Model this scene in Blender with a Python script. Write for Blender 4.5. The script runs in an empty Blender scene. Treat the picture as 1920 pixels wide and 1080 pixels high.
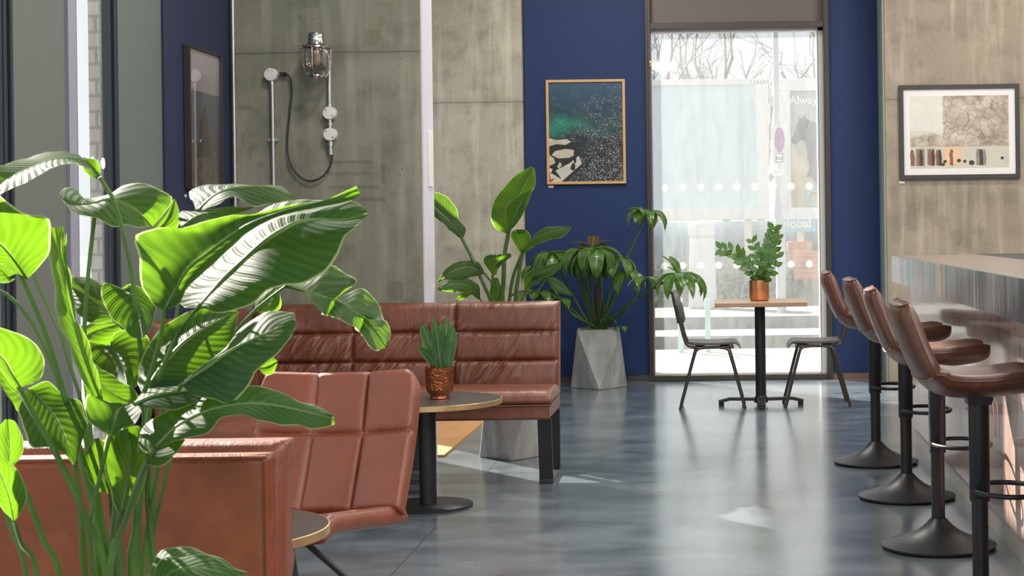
import bpy, math, random
from mathutils import Vector, Matrix
random.seed(7)
PI = math.pi
SC = bpy.context.scene
COL = SC.collection
# ------------------------------------------------------------------ camera model
FPX, CX, CY, RL, CAMH = 3100.0, 1345.0, 422.0, 0.0135, 1.30
def W(px, py, Y):
    """point of the place seen at pixel (px,py) when it stands at distance Y"""
    u, v = px - CX, py - CY
    u2, v2 = u - RL * v, v + RL * u
    return Vector((u2 * Y / FPX, Y, CAMH - v2 * Y / FPX))
def WX(px, Y): return (px - CX) * Y / FPX
cam = bpy.data.cameras.new('camera'); camo = bpy.data.objects.new('camera', cam); COL.objects.link(camo)
camo.matrix_world = Matrix.Translation((0, 0, CAMH)) @ Matrix.Rotation(PI / 2, 4, 'X') @ Matrix.Rotation(-RL, 4, 'Z')
cam.sensor_width = 36; cam.lens = FPX / 1920 * 36
cam.shift_x = (960 - CX) / 1920; cam.shift_y = -(540 - CY) / 1920
cam.clip_start = .05; cam.clip_end = 300
SC.camera = camo
cam.dof.use_dof = True; cam.dof.focus_distance = 8.5; cam.dof.aperture_fstop = 20
# ------------------------------------------------------------------ mesh helper
class MB:
    def __init__(s): s.v = []; s.f = []; s.m = []; s.uv = []   # uv per vertex
    def add(s, vs, fs, mi=0, uvs=None):
        b = len(s.v); s.v += [tuple(p) for p in vs]
        s.uv += (uvs if uvs else [(p[0], p[2]) for p in vs])
        for f in fs: s.f.append([b + i for i in f]); s.m.append(mi)
        return s
    def box(s, x0, x1, y0, y1, z0, z1, mi=0):
        vs = [(x, y, z) for z in (z0, z1) for y in (y0, y1) for x in (x0, x1)]
        return s.add(vs, [(0, 2, 3, 1), (4, 5, 7, 6), (0, 1, 5, 4), (2, 6, 7, 3), (0, 4, 6, 2), (1, 3, 7, 5)], mi)
    def tube(s, path, r, n=10, mi=0, cap=True, closed=False):
        P = [Vector(p) for p in path]; N = len(P)
        R = r if isinstance(r, (list, tuple)) else [r] * N
        vs = []; fs = []
        prev = None
        for i in range(N):
            if closed: t = P[(i + 1) % N] - P[i - 1]
            else: t = P[min(i + 1, N - 1)] - P[max(i - 1, 0)]
            t.normalize()
            if prev is None:
                a = Vector((0, 0, 1)) if abs(t.z) < .9 else Vector((1, 0, 0))
                nrm = t.cross(a).normalized()
            else:
                nrm = (prev - t * prev.dot(t))
                nrm = nrm.normalized() if nrm.length > 1e-6 else t.orthogonal().normalized()
            prev = nrm; bi = t.cross(nrm)
            for k in range(n):
                a = 2 * PI * k / n
                vs.append(P[i] + (nrm * math.cos(a) + bi * math.sin(a)) * R[i])
        L = N if closed else N - 1
        for i in range(L):
            for k in range(n):
                j = (i + 1) % N
                fs.append((i * n + k, i * n + (k + 1) % n, j * n + (k + 1) % n, j * n + k))
        if cap and not closed:
            fs.append(tuple(range(n))[::-1]); fs.append(tuple((N - 1) * n + k for k in range(n)))
        return s.add(vs, fs, mi)
    def lathe(s, prof, c=(0, 0, 0), n=40, mi=0, axis='Z', cap=True):
        vs = []; fs = []; N = len(prof)
        for (r, h) in prof:
            for k in range(n):
                a = 2 * PI * k / n; x, y = r * math.cos(a), r * math.sin(a)
                p = (x, y, h) if axis == 'Z' else ((x, h, y) if axis == 'Y' else (h, x, y))
                vs.append((c[0] + p[0], c[1] + p[1], c[2] + p[2]))
        for i in range(N - 1):
            for k in range(n):
                fs.append((i * n + k, i * n + (k + 1) % n, (i + 1) * n + (k + 1) % n, (i + 1) * n + k))
        if cap: fs.append(tuple(range(n))[::-1]); fs.append(tuple((N - 1) * n + k for k in range(n)))
        return s.add(vs, fs, mi)
    def prism(s, poly, y0, y1, mi=0):
        """poly of (x,z) extruded in y"""
        n = len(poly)
        vs = [(x, y0, z) for x, z in poly] + [(x, y1, z) for x, z in poly]
        fs = [tuple(range(n)), tuple(range(n, 2 * n))[::-1]] + [(i, i + n, (i + 1) % n + n, (i + 1) % n) for i in range(n)]
        return s.add(vs, fs, mi)
    def bar(s, a, b, w, t, up=(0, 0, 1), mi=0):
        a, b = Vector(a), Vector(b); d = (b - a).normalized(); u = Vector(up)
        sd = d.cross(u).normalized(); u2 = sd.cross(d)
        vs = []
        for p in (a, b):
            for i, j in ((-1, -1), (1, -1), (1, 1), (-1, 1)): vs.append(p + sd * w / 2 * i + u2 * t / 2 * j)
        return s.add(vs, [(0, 3, 2, 1), (4, 5, 6, 7), (0, 1, 5, 4), (1, 2, 6, 5), (2, 3, 7, 6), (3, 0, 4, 7)], mi)
    def grid(s, fn, nu, nv, mi=0, uvfn=None, flip=False):
        vs = []; uvs = []
        for j in range(nv + 1):
            for i in range(nu + 1):
                vs.append(fn(i / nu, j / nv)); uvs.append(uvfn(i / nu, j / nv) if uvfn else (i / nu, j / nv))
        fs = []
        for j in range(nv):
            for i in range(nu):
                q = (j * (nu + 1) + i, j * (nu + 1) + i + 1, (j + 1) * (nu + 1) + i + 1, (j + 1) * (nu + 1) + i)
                fs.append(q[::-1] if flip else q)
        return s.add(vs, fs, mi, uvs)
    def build(s, name, mats, parent=None, bevel=0, sharp=38, subsurf=0, fix=True):
        me = bpy.data.meshes.new(name)
        me.from_pydata([tuple(v) for v in s.v], [], s.f)
        if not isinstance(mats, (list, tuple)): mats = [mats]
        for m in mats: me.materials.append(m)
        ul = me.uv_layers.new(name='UVMap')
        lv = [0] * len(me.loops); me.loops.foreach_get('vertex_index', lv)
        flat = []
        for i in lv: flat += [s.uv[i][0], s.uv[i][1]]
        ul.data.foreach_set('uv', flat)
        me.polygons.foreach_set('material_index', s.m)
        me.polygons.foreach_set('use_smooth', [True] * len(s.f))
        if fix:
            import bmesh
            bm = bmesh.new(); bm.from_mesh(me); bmesh.ops.recalc_face_normals(bm, faces=bm.faces); bm.to_mesh(me); bm.free()
        try: me.set_sharp_from_angle(angle=math.radians(sharp))
        except Exception: pass
        me.update()
        o = bpy.data.objects.new(name, me); COL.objects.link(o)
        if parent: o.parent = parent
        if bevel:
            b = o.modifiers.new('bevel', 'BEVEL'); b.width = bevel; b.segments = 2; b.limit_method = 'ANGLE'; b.angle_limit = .6
        if subsurf:
            b = o.modifiers.new('sub', 'SUBSURF'); b.levels = subsurf; b.render_levels = subsurf
        return o
def tag(o, label=None, cat=None, group=None, kind=None):
    if label: o['label'] = label
    if cat: o['category'] = cat
    if group: o['group'] = group
    if kind: o['kind'] = kind
    return o
def empty(name, label=None, cat=None, group=None, loc=(0, 0, 0), rz=0, kind=None):
    o = bpy.data.objects.new(name, None); COL.objects.link(o); o.location = loc; o.rotation_euler = (0, 0, rz)
    o.empty_display_size = .1
    return tag(o, label, cat, group, kind)
def struct(o): o['kind'] = 'structure'; return o
def copy_tree(o, parent=None):
    c = o.copy(); COL.objects.link(c)
    if parent: c.parent = parent
    for ch in [x for x in bpy.data.objects if x.parent == o]: copy_tree(ch, c)
    return c
def spline(P, n):
    """Catmull-Rom through points, resampled to n+1 points by arc length"""
    P = [Vector(p) for p in P]
    if len(P) == 2: dense = [P[0].lerp(P[1], i / 20) for i in range(21)]
    else:
        dense = []
        Q = [P[0] * 2 - P[1]] + P + [P[-1] * 2 - P[-2]]
        for i in range(1, len(Q) - 2):
            for k in range(12):
                t = k / 12; a, b, c, d = Q[i - 1], Q[i], Q[i + 1], Q[i + 2]
                dense.append(.5 * ((2 * b) + (c - a) * t + (2 * a - 5 * b + 4 * c - d) * t * t + (3 * b - a - 3 * c + d) * t ** 3))
        dense.append(P[-1])
    L = [0]
    for i in range(1, len(dense)): L.append(L[-1] + (dense[i] - dense[i - 1]).length)
    out = []; j = 0
    for i in range(n + 1):
        s = L[-1] * i / n
        while j < len(L) - 2 and L[j + 1] < s: j += 1
        d = L[j + 1] - L[j]
        out.append(dense[j].lerp(dense[j + 1], 0 if d < 1e-9 else min(1, (s - L[j]) / d)))
    return out
def text(name, body, size, loc, mat, parent=None, rot=(PI / 2, 0, 0), sx=1, ext=.002, bold=0, align='LEFT', space=1):
    cu = bpy.data.curves.new(name, 'FONT'); cu.body = body; cu.size = size; cu.extrude = ext; cu.offset = bold
    cu.align_x = align; cu.space_character = space
    t = bpy.data.objects.new(name, cu); COL.objects.link(t)
    bpy.context.view_layer.update()
    me = bpy.data.meshes.new_from_object(t.evaluated_get(bpy.context.evaluated_depsgraph_get()))
    bpy.data.objects.remove(t)
    o = bpy.data.objects.new(name, me); COL.objects.link(o); me.materials.clear(); me.materials.append(mat)
    o.location = loc; o.rotation_euler = rot; o.scale = (sx, 1, 1)
    if parent: o.parent = parent
    return o
# ------------------------------------------------------------------ material helper
class NT:
    def __init__(s, name):
        s.mat = bpy.data.materials.new(name); s.mat.use_nodes = True; s.t = s.mat.node_tree; s.t.nodes.clear()
        s.out = s.n('ShaderNodeOutputMaterial')
    def n(s, typ, ins=None, **kw):
        nd = s.t.nodes.new(typ)
        for k, v in kw.items(): setattr(nd, k, v)
        for k, v in (ins or {}).items(): s.set(nd.inputs[k], v)
        return nd
    def set(s, sock, v):
        if isinstance(v, bpy.types.NodeSocket): s.t.links.new(v, sock)
        elif isinstance(v, bpy.types.Node): s.t.links.new(v.outputs[0], sock)
        else:
            if isinstance(v, (tuple, list)) and len(v) == 3 and sock.type == 'RGBA': v = (*v, 1)
            sock.default_value = v
    def math(s, op, a, b=0, c=0, clamp=False):
        return s.n('ShaderNodeMath', {0: a, 1: b, 2: c}, operation=op, use_clamp=clamp).outputs[0]
    def mix(s, f, a, b, blend='MIX'):
        nd = s.n('ShaderNodeMix', data_type='RGBA', blend_type=blend)
        s.set(nd.inputs[0], f); s.set(nd.inputs[6], a); s.set(nd.inputs[7], b); return nd.outputs[2]
    def ramp(s, f, stops):
        nd = s.n('ShaderNodeValToRGB', {0: f}); el = nd.color_ramp.elements
        while len(el) < len(stops): el.new(.5)
        for e, (p, c) in zip(el, stops): e.position = p; e.color = (*c, 1) if len(c) == 3 else c
        return nd.outputs[0]
    def co(s, kind='Object', scale=(1, 1, 1), loc=(0, 0, 0), rot=(0, 0, 0)):
        tc = s.n('ShaderNodeTexCoord')
        mp = s.n('ShaderNodeMapping', {0: tc.outputs[kind], 1: loc, 2: rot, 3: scale}); return mp.outputs[0]
    def noise(s, vec, scale, detail=4, rough=.55, dist=0):
        nd = s.n('ShaderNodeTexNoise', {'Scale': scale, 'Detail': detail, 'Roughness': rough, 'Distortion': dist})
        if vec is not None: s.set(nd.inputs['Vector'], vec)
        return nd.outputs[0]
    def vor(s, vec, scale, feature='F1', out=0, rnd=1):
        nd = s.n('ShaderNodeTexVoronoi', {'Scale': scale, 'Randomness': rnd}, feature=feature)
        if vec is not None: s.set(nd.inputs['Vector'], vec)
        return nd.outputs[out]
    def bump(s, h, strength=.3, dist=.01, normal=None):
        nd = s.n('ShaderNodeBump', {'Height': h, 'Strength': strength, 'Distance': dist})
        if normal is not None: s.set(nd.inputs['Normal'], normal)
        return nd.outputs[0]
    def pbr(s, base, rough=.5, metal=0, normal=None, **kw):
        nd = s.n('ShaderNodeBsdfPrincipled', {'Base Color': base, 'Roughness': rough, 'Metallic': metal})
        if normal is not None: s.set(nd.inputs['Normal'], normal)
        for k, v in kw.items(): s.set(nd.inputs[k.replace('_', ' ')], v)
        return nd.outputs[0]
    def done(s, sh): s.set(s.out.inputs[0], sh); return s.mat
def srgb(r, g, b):
    return tuple((c / 255 / 12.92 if c <= 10.3 else ((c / 255 + .055) / 1.055) ** 2.4) for c in (r, g, b))
def simple(name, rgb, rough=.5, metal=0, var=.12, nscale=8, bump=0, bscale=60, **kw):
    t = NT(name); v = t.co()
    n = t.noise(v, nscale)
    c = t.mix(t.math('MULTIPLY', n, 1), tuple(x * (1 - var) for x in rgb), tuple(min(1, x * (1 + var)) for x in rgb))
    nm = t.bump(t.noise(v, bscale), bump, .004) if bump else None
    return t.done(t.pbr(c, rough, metal, nm, **kw))
def concrete(name, c0, c1, joint=None, stains=(), axis='XZ', warm=(.5, .38, .24), off=(0, 0, 0)):
    t = NT(name); v = t.co(loc=off)
    big = t.noise(v, 1.3, 6, .6, .4); mid = t.noise(v, 5, 6, .65)
    streak = t.noise(t.co(scale=(9, 9, .7), loc=off), 1.6, 5, .6)
    fine = t.noise(v, 55, 3, .7)
    c = t.mix(t.ramp(big, [(.3, (0, 0, 0)), (.7, (1, 1, 1))]), c0, c1)
    c = t.mix(t.math('MULTIPLY', t.ramp(mid, [(.47, (0, 0, 0)), (.68, (1, 1, 1))]), .6), c, tuple(x * .62 for x in c0))
    c = t.mix(t.math('MULTIPLY', t.ramp(streak, [(.48, (0, 0, 0)), (.7, (1, 1, 1))]), .5), c, tuple(min(1, x * 1.45) for x in c1))
    c = t.mix(t.math('MULTIPLY', t.ramp(t.noise(v, 2.2, 8, .7, .6), [(.58, (0, 0, 0)), (.68, (1, 1, 1))]), .5), c, tuple(a * b * 2 for a, b in zip(c0, warm)))
    c = t.mix(t.math('MULTIPLY', fine, .25), c, tuple(x * .75 for x in c0))
    pore = t.ramp(t.vor(v, 26), [(.06, (1, 1, 1)), (.13, (0, 0, 0))])
    pmask = t.ramp(t.noise(v, 3.5, 3), [(.5, (0, 0, 0)), (.6, (1, 1, 1))])
    pore = t.math('MULTIPLY', pore, pmask)
    c = t.mix(t.math('MULTIPLY', pore, .75), c, (.05, .045, .035))
    sep = t.n('ShaderNodeSeparateXYZ', {0: t.n('ShaderNodeTexCoord').outputs['Object']})
    X, Y, Z = sep.outputs
    hgt = t.math('SUBTRACT', t.math('MULTIPLY', mid, .5), pore)
    for jz in (joint or ()):
        d = t.math('ABSOLUTE', t.math('SUBTRACT', t.math('ADD', Z, t.math('MULTIPLY', t.noise(t.co(scale=(4, 4, 0)), 2), .012)), jz + .006))
        k = t.math('LESS_THAN', d, .0035); c = t.mix(t.math('MULTIPLY', k, .6), c, (.06, .055, .045)); hgt = t.math('SUBTRACT', hgt, k)
        k2 = t.math('MULTIPLY', t.math('SUBTRACT', 1, t.math('DIVIDE', d, .06), clamp=True), .35)
        c = t.mix(k2, c, tuple(x * .55 for x in c0))
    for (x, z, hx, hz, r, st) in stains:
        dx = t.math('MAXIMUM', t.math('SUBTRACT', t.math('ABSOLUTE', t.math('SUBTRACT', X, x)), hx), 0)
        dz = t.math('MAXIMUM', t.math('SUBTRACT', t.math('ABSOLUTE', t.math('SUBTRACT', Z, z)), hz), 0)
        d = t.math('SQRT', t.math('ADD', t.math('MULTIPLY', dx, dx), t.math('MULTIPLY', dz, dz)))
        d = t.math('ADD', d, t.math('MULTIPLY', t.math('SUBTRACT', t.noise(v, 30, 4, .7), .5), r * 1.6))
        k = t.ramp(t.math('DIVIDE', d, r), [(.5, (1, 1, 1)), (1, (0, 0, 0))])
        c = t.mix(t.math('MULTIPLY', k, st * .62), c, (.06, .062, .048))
    return t.done(t.pbr(c, .82, 0, t.bump(hgt, .5, .004)))
def leather(name, c, dark=.55, wrk=1.0, fold=0.0, rough=.42, worn=.5):
    t = NT(name); uv = t.co('UV')
    n1 = t.noise(t.co(), 3, 5, .6, .3); n2 = t.noise(t.co(), 14, 4, .6)
    col = t.mix(t.ramp(n1, [(.3, (0, 0, 0)), (.72, (1, 1, 1))]), tuple(x * dark for x in c), c)
    col = t.mix(t.math('MULTIPLY', t.ramp(n2, [(.5, (0, 0, 0)), (.8, (1, 1, 1))]), worn * .5), col, tuple(min(1, x * 1.5 + .02) for x in c))
    grain = t.vor(t.co(), 260)
    h = t.math('MULTIPLY', grain, .15)
    wr = t.noise(t.co('Object', scale=(1, 1, .8)), 7, 3, .6, 1.2)
    h = t.math('ADD', h, t.math('MULTIPLY', wr, 1.6 * wrk))
    if fold:
        w = t.noise(t.co('UV', scale=(16, 4.0, 1), rot=(0, 0, .5)), 1.0, 3, .55, .7)
        h = t.math('ADD', h, t.math('MULTIPLY', t.math('POWER', w, 1.5), 6 * fold))
    r = t.math('ADD', rough - .08, t.math('MULTIPLY', n2, .2))
    return t.done(t.pbr(col, r, 0, t.bump(h, .55, .006), Coat_Weight=.15, Coat_Roughness=.3))
# ------------------------------------------------------------------ materials
BLUE = simple('blue_paint', srgb(2, 39, 88), .62, var=.05, nscale=2, bump=.08, bscale=200)
NAVY = simple('navy_paint', srgb(34, 42, 72), .6, var=.05, nscale=2)
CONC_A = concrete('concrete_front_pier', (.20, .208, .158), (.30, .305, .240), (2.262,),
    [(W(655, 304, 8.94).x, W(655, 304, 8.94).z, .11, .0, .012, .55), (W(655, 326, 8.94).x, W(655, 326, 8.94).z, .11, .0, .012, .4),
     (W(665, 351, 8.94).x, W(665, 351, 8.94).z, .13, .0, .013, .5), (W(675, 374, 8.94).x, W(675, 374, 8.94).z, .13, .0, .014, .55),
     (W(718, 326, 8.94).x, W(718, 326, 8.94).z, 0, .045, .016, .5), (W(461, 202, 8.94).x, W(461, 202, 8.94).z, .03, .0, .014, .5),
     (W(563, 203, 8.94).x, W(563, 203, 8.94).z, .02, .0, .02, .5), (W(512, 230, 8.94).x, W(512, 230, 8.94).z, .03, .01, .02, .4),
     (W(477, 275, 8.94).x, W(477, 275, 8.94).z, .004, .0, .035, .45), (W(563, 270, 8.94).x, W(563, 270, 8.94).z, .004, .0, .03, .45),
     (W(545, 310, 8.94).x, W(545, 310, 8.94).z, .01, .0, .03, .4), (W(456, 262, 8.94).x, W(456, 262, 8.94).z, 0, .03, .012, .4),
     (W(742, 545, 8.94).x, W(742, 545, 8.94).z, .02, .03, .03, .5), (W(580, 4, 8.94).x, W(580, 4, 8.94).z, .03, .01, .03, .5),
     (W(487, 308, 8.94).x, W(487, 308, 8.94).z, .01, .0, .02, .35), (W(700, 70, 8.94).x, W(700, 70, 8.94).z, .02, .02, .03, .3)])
CONC_B = concrete('concrete_far_pier', (.38, .355, .27), (.58, .55, .45), (2.347,), off=(3, 1, 2))
CONC_C = concrete('concrete_bar_pier', (.30, .245, .185), (.41, .35, .275), (2.30,),
    [(W(1709, 390, 13.45).x, W(1709, 390, 13.45).z, .004, .16, .045, .45), (W(1807, 400, 13.45).x, W(1807, 400, 13.45).z, .02, .28, .05, .3),
     (W(1680, 400, 13.45).x, W(1680, 400, 13.45).z, .01, .2, .04, .3)], off=(6, 2, 4))
CONC_P = concrete('concrete_planter', (.30, .30, .285), (.48, .48, .46), off=(1, 5, 2))
PALE = simple('pale_lilac', srgb(214, 212, 222), .5, var=.03)
GREEN_STRIP = simple('green_grey_paint', srgb(140, 152, 142), .6, var=.12, nscale=6)
PANEL = simple('grey_panel_metal', srgb(112, 116, 112), .42, .1, var=.06, nscale=1.5)
PANEL2 = simple('green_grey_panel_metal', srgb(108, 117, 114), .42, .1, var=.06, nscale=1.5)
FRAME = simple('dark_frame_metal', srgb(72, 66, 62), .4, .3, var=.05)
FRAME_B = simple('black_frame_metal', srgb(52, 60, 66), .38, .3, var=.05)
WHITE = simple('white_paint', (.78, .78, .77), .5, var=.03)
CEIL = simple('ceiling_paint', (.62, .61, .58), .8, var=.04)
BROWN = simple('brown_header_metal', srgb(108, 98, 92), .55, .0, var=.05)
BLACK = simple('black_powder_steel', (.022, .023, .026), .38, .25, var=.2)
BLACKW = simple('black_satin_wood', (.035, .032, .03), .4, var=.2)
CHROME = simple('chrome', (.62, .62, .60), .16, 1, var=.1, nscale=12)
GALV = simple('galvanised_steel', (.52, .53, .54), .34, .9, var=.2, nscale=30)
LIGHTDISC = simple('pale_steel_lid', (.80, .80, .78), .4, .1, var=.06, nscale=20)
RUBBER = simple('black_cable_rubber', (.02, .02, .02), .55)
BRASS = simple('brass_edge', (.72, .50, .26), .32, .8, var=.12, nscale=9)
OAK = simple('oak_frame_wood', srgb(205, 160, 104), .5, var=.1, nscale=20)
GREYTUBE = simple('grey_bronze_tube', (.085, .072, .062), .34, .7, var=.15)
def m_floor():
    t = NT('polished_concrete'); v = t.co(); v2 = t.co(scale=(1, 1.6, 1))
    a = t.noise(v, .9, 6, .6, .5); b = t.noise(v2, 2.4, 7, .62, .35); f = t.noise(v, 30, 4, .6)
    c = t.mix(t.ramp(a, [(.3, (0, 0, 0)), (.7, (1, 1, 1))]), (.052, .080, .104), (.190, .235, .27))
    c = t.mix(t.math('MULTIPLY', t.ramp(b, [(.4, (0, 0, 0)), (.68, (1, 1, 1))]), .6), c, (.29, .34, .375))
    c = t.mix(t.math('MULTIPLY', t.ramp(t.noise(v, 1.7, 6, .6, .3), [(.5, (0, 0, 0)), (.68, (1, 1, 1))]), .4), c, (.04, .05, .06))
    c = t.mix(t.math('MULTIPLY', f, .15), c, (.08, .08, .08))
    sep = t.n('ShaderNodeSeparateXYZ', {0: t.n('ShaderNodeTexCoord').outputs['Object']}); X, Y, Z = sep.outputs
    for s, p, w in ((X, -1.245, .0018), (Y, 6.15, .0018), (Y, 11.2, .0022)):
        k = t.math('LESS_THAN', t.math('ABSOLUTE', t.math('SUBTRACT', s, p)), w * 1.8); c = t.mix(t.math('MULTIPLY', k, .65), c, (.05, .05, .05))
    r = t.math('ADD', .17, t.math('MULTIPLY', b, .16))
    return t.done(t.pbr(c, r, 0, t.bump(t.noise(v, 9, 5, .6), .12, .004), Specular_IOR_Level=.9, Coat_Weight=.7, Coat_Roughness=.16))
FLOOR = m_floor()
LEA_SOFA = leather('sofa_leather', (.205, .064, .034), .55, .8, .25, .38)
LEA_CHAIR = leather('chair_leather', (.250, .068, .034), .7, .5, .15, .42, .35)
LEA_BACK = leather('bench_back_leather', (.30, .075, .024), .5, .35, 0, .40, .6)
LEA_STOOL = leather('stool_leather', (.125, .046, .024), .6, .5, 0, .34, .8)
LEA_STOOL_R = leather('stool_leather_red', (.150, .046, .028), .6, .5, 0, .32, .6)
THREAD = simple('tan_thread', (.30, .15, .09), .6)
def m_glass(name, haze=.12, tint=(1, 1, 1), hc=(.85, .88, .9)):
    t = NT(name)
    tr = t.n('ShaderNodeBsdfTransparent', {0: tint}); gl = t.n('ShaderNodeBsdfGlossy', {0: (1, 1, 1), 'Roughness': .03})
    dust = t.n('ShaderNodeAddShader', {0: t.n('ShaderNodeBsdfTranslucent', {0: hc}), 1: t.n('ShaderNodeBsdfDiffuse', {0: tuple(x * .3 for x in hc)})})
    v = t.co(scale=(1, 1, .25)); n = t.noise(v, 9, 6, .7, 1.5)
    hz = t.math('MULTIPLY', t.ramp(n, [(.35, (.55, .55, .55)), (.75, (1, 1, 1))]), haze)
    m1 = t.n('ShaderNodeMixShader', {0: hz, 1: tr.outputs[0], 2: dust.outputs[0]})
    fc = t.n('ShaderNodeLayerWeight', {0: .5}).outputs[1]
    m2 = t.n('ShaderNodeMixShader', {0: t.math('ADD', .025, t.math('MULTIPLY', t.math('POWER', fc, 5), .6)), 1: m1.outputs[0], 2: gl.outputs[0]})
    return t.done(m2.outputs[0])
GLASS = m_glass('dusty_window_glass', .105, hc=(.55, .58, .60))
GLASS_L = m_glass('side_window_glass', .05)
# ================================================================== SETTING
XL, YB, ZC = -2.62, 13.85, 4.3
GX0, GX1, FX0, FX1 = -.54, .905, -.583, .952
b = MB().box(-3, 5.2, -4.2, 14.2, -.12, 0); struct(b.build('floor', FLOOR))
struct(MB().box(-2.9, 5.2, -4.2, 14.2, ZC, ZC + .15).build('ceiling', CEIL))
# far wall: blue on both sides of the tall window
w = MB().box(-1.60, FX0, YB, YB + .22, 0, ZC).box(FX1, 1.40, YB, YB + .22, 0, ZC).box(FX0, FX1, YB, YB + .22, 3.62, ZC)
wall_far = struct(w.build('wall_far', BLUE))
struct(MB().box(-1.60, FX0, YB - .014, YB, 0, .05).build('baseboard_far', FRAME))
struct(MB().box(FX1, 1.37, YB - .014, YB, 0, .045).build('baseboard_far_right', simple('brown_skirting', srgb(120, 96, 80), .5)))
struct(MB().box(-2.85, -1.61, YB - .10, YB + .22, 0, ZC).build('wall_far_left', CONC_B, bevel=.006))
struct(MB().box(1.375, 5.2, 13.45, 13.45 + .6, 0, ZC).build('wall_far_right', CONC_C, bevel=.01))
struct(MB().box(1.362, 1.3745, 13.46, YB, 0, ZC).build('trim_1', GREEN_STRIP))
# front pier
pier = struct(MB().box(-2.85, -1.592, 8.94, 9.255, 0, ZC).build('wall_front_pier', CONC_A, bevel=.004))
strip = MB().box(-1.592, -1.583, 8.942, 9.253, 0, ZC); struct(strip.build('trim_2', PALE))  # pale lilac facing on the pier end, paler than its concrete
# left facade
def seg(y0, y1, name, mat, z0=0, z1=ZC, x0=XL - .03, x1=XL): return struct(MB().box(x0, x1, y0, y1, z0, z1).build(name, mat))
seg(7.86, 8.94, 'wall_left', NAVY, x0=XL - .2)
seg(7.235, 7.86, 'wall_left_panel', PANEL2, x1=XL - .012)
seg(6.15, 6.71, 'wall_left_panel', PANEL, x1=XL - .012)
seg(6.70, 6.785, 'trim_3', simple('lilac_mullion', srgb(150, 150, 165), .5), x1=XL + .0)
seg(-.6, 2.0, 'wall_left_panel', PANEL, x1=XL - .012)
seg(9.255, 10.35, 'wall_left_rear', BLUE); seg(11.2, 13.75, 'wall_left_rear', BLUE); seg(10.35, 11.2, 'wall_left_rear', BLUE, z0=2.2, z1=2.32); seg(10.35, 11.2, 'wall_left_rear', BLUE, z0=2.60, z1=3.55)
def window(name, y0, y1, z0=0.05, z1=ZC, g=GLASS_L, thin=False):
    r = empty(name, loc=(XL, y0, 0), kind='structure')
    f = MB(); t = .008 if thin else .05; x0, x1 = (-.02, .0) if thin else (-.10, .02)
    f.box(x0, x1, 0, t, 0, z1); f.box(x0, x1, y1 - y0 - t, y1 - y0, 0, z1)
    f.box(x0, x1, t, y1 - y0 - t, 0, z0); f.box(x0, x1, t, y1 - y0 - t, z1 - t, z1)
    f.build('window_frame', FRAME_B, r, bevel=.003)
    f.v = []; gl = MB().box(-.018, -.010, t, y1 - y0 - t, z0, z1 - t); gl.build('pane', g, r)
    return r
w2 = window('window_2', 6.785, 7.12, thin=True)
def mullion(y0, y1, nm):
    f = MB(); n = 3; d = (y1 - y0) / n
    for i in range(n): f.box(XL - .03, XL + .012 + .012 * (i == 1), y0 + d * i, y0 + d * (i + 1) - .008, 0, ZC)
    return struct(f.build(nm, FRAME_B, bevel=.003))
mullion(7.115, 7.235, 'trim_4'); mullion(6.08, 6.15, 'trim_5')
w3 = window('window_3', 4.0, 6.08, thin=True); w4 = window('window_4', 2.0, 4.0); w5 = window('window_5', -4.2, -.6)
dotm = simple('white_dot_film', (.9, .9, .9), .6, var=.01)
dm = NT('white_dot_vinyl')
dotm = dm.done(dm.n('ShaderNodeAddShader', {0: dm.n('ShaderNodeBsdfTranslucent', {0: (.5, .5, .5)}), 1: dm.n('ShaderNodeBsdfDiffuse', {0: (.45, .45, .45)})}).outputs[0])
for yy in (6.845, 6.965, 7.085):
    p = W(0, 322, yy); d = MB().lathe([(.024, -.001), (.024, .001)], (-.008, yy - 6.785, 1.60), 24, axis='X'); d.build('dot_sticker', dotm, w2)
# glazed entrance door with a light above
dr = empty('door_1', loc=(XL, 10.35, 0), kind='structure')
f = MB().box(-.1, .02, 0, .07, 0, 2.2).box(-.1, .02, .78, .85, 0, 2.2).box(-.1, .02, .07, .78, 0, .12).box(-.1, .02, .07, .78, 2.1, 2.2)
f.build('door_frame', FRAME_B, dr); MB().box(-.05, -.04, .07, .78, .12, 2.1).build('pane', GLASS_L, dr)
MB().tube([(.07, .72, .8), (.07, .72, 1.3)], .012).tube([(0, .72, .85), (.07, .72, .85)], .008).tube([(0, .72, 1.25), (.07, .72, 1.25)], .008).build('door_handle', CHROME, dr)
w6 = empty('window_6', loc=(XL, 10.35, 2.32), kind='structure')
MB().box(-.1, .02, 0, .06, 0, .28).box(-.1, .02, .79, .85, 0, .28).box(-.1, .02, .06, .79, 0, .05).build('window_frame', FRAME_B, w6)
MB().box(-.05, -.04, .06, .79, .05, .28).build('pane', GLASS_L, w6)
# wall behind the viewpoint: shopfront glazing
w7 = empty('window_7', loc=(-2.62, -4.2, 0), kind='structure')
f = MB()
for i in range(6): f.box(i * 1.53, i * 1.53 + .07, -.05, .05, 0, ZC)
f.box(0, 7.7, -.05, .05, 0, .3).box(0, 7.7, -.05, .05, ZC - .15, ZC)
f.build('window_frame', FRAME_B, w7); MB().box(0, 7.7, -.005, .005, .3, ZC - .15).build('pane', GLASS_L, w7)
# right side of the room, behind the bar: wall with a run of high windows
struct(MB().box(5.0, 5.15, 6.5, 14.05, 0, ZC).box(5.0, 5.15, -4.2, 6.5, 0, 1.0).box(5.0, 5.15, -4.2, 6.5, 3.9, ZC).build('wall_right', WHITE))
w8 = empty('window_8', loc=(5.0, -4.2, 1.0), kind='structure')
f = MB()
for i in range(6): f.box(0, .1, i * 2.12, i * 2.12 + .08, 0, 2.9)
f.build('window_frame', FRAME_B, w8); MB().box(.04, .05, 0, 10.7, 0, 2.9).build('pane', GLASS_L, w8)
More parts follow.
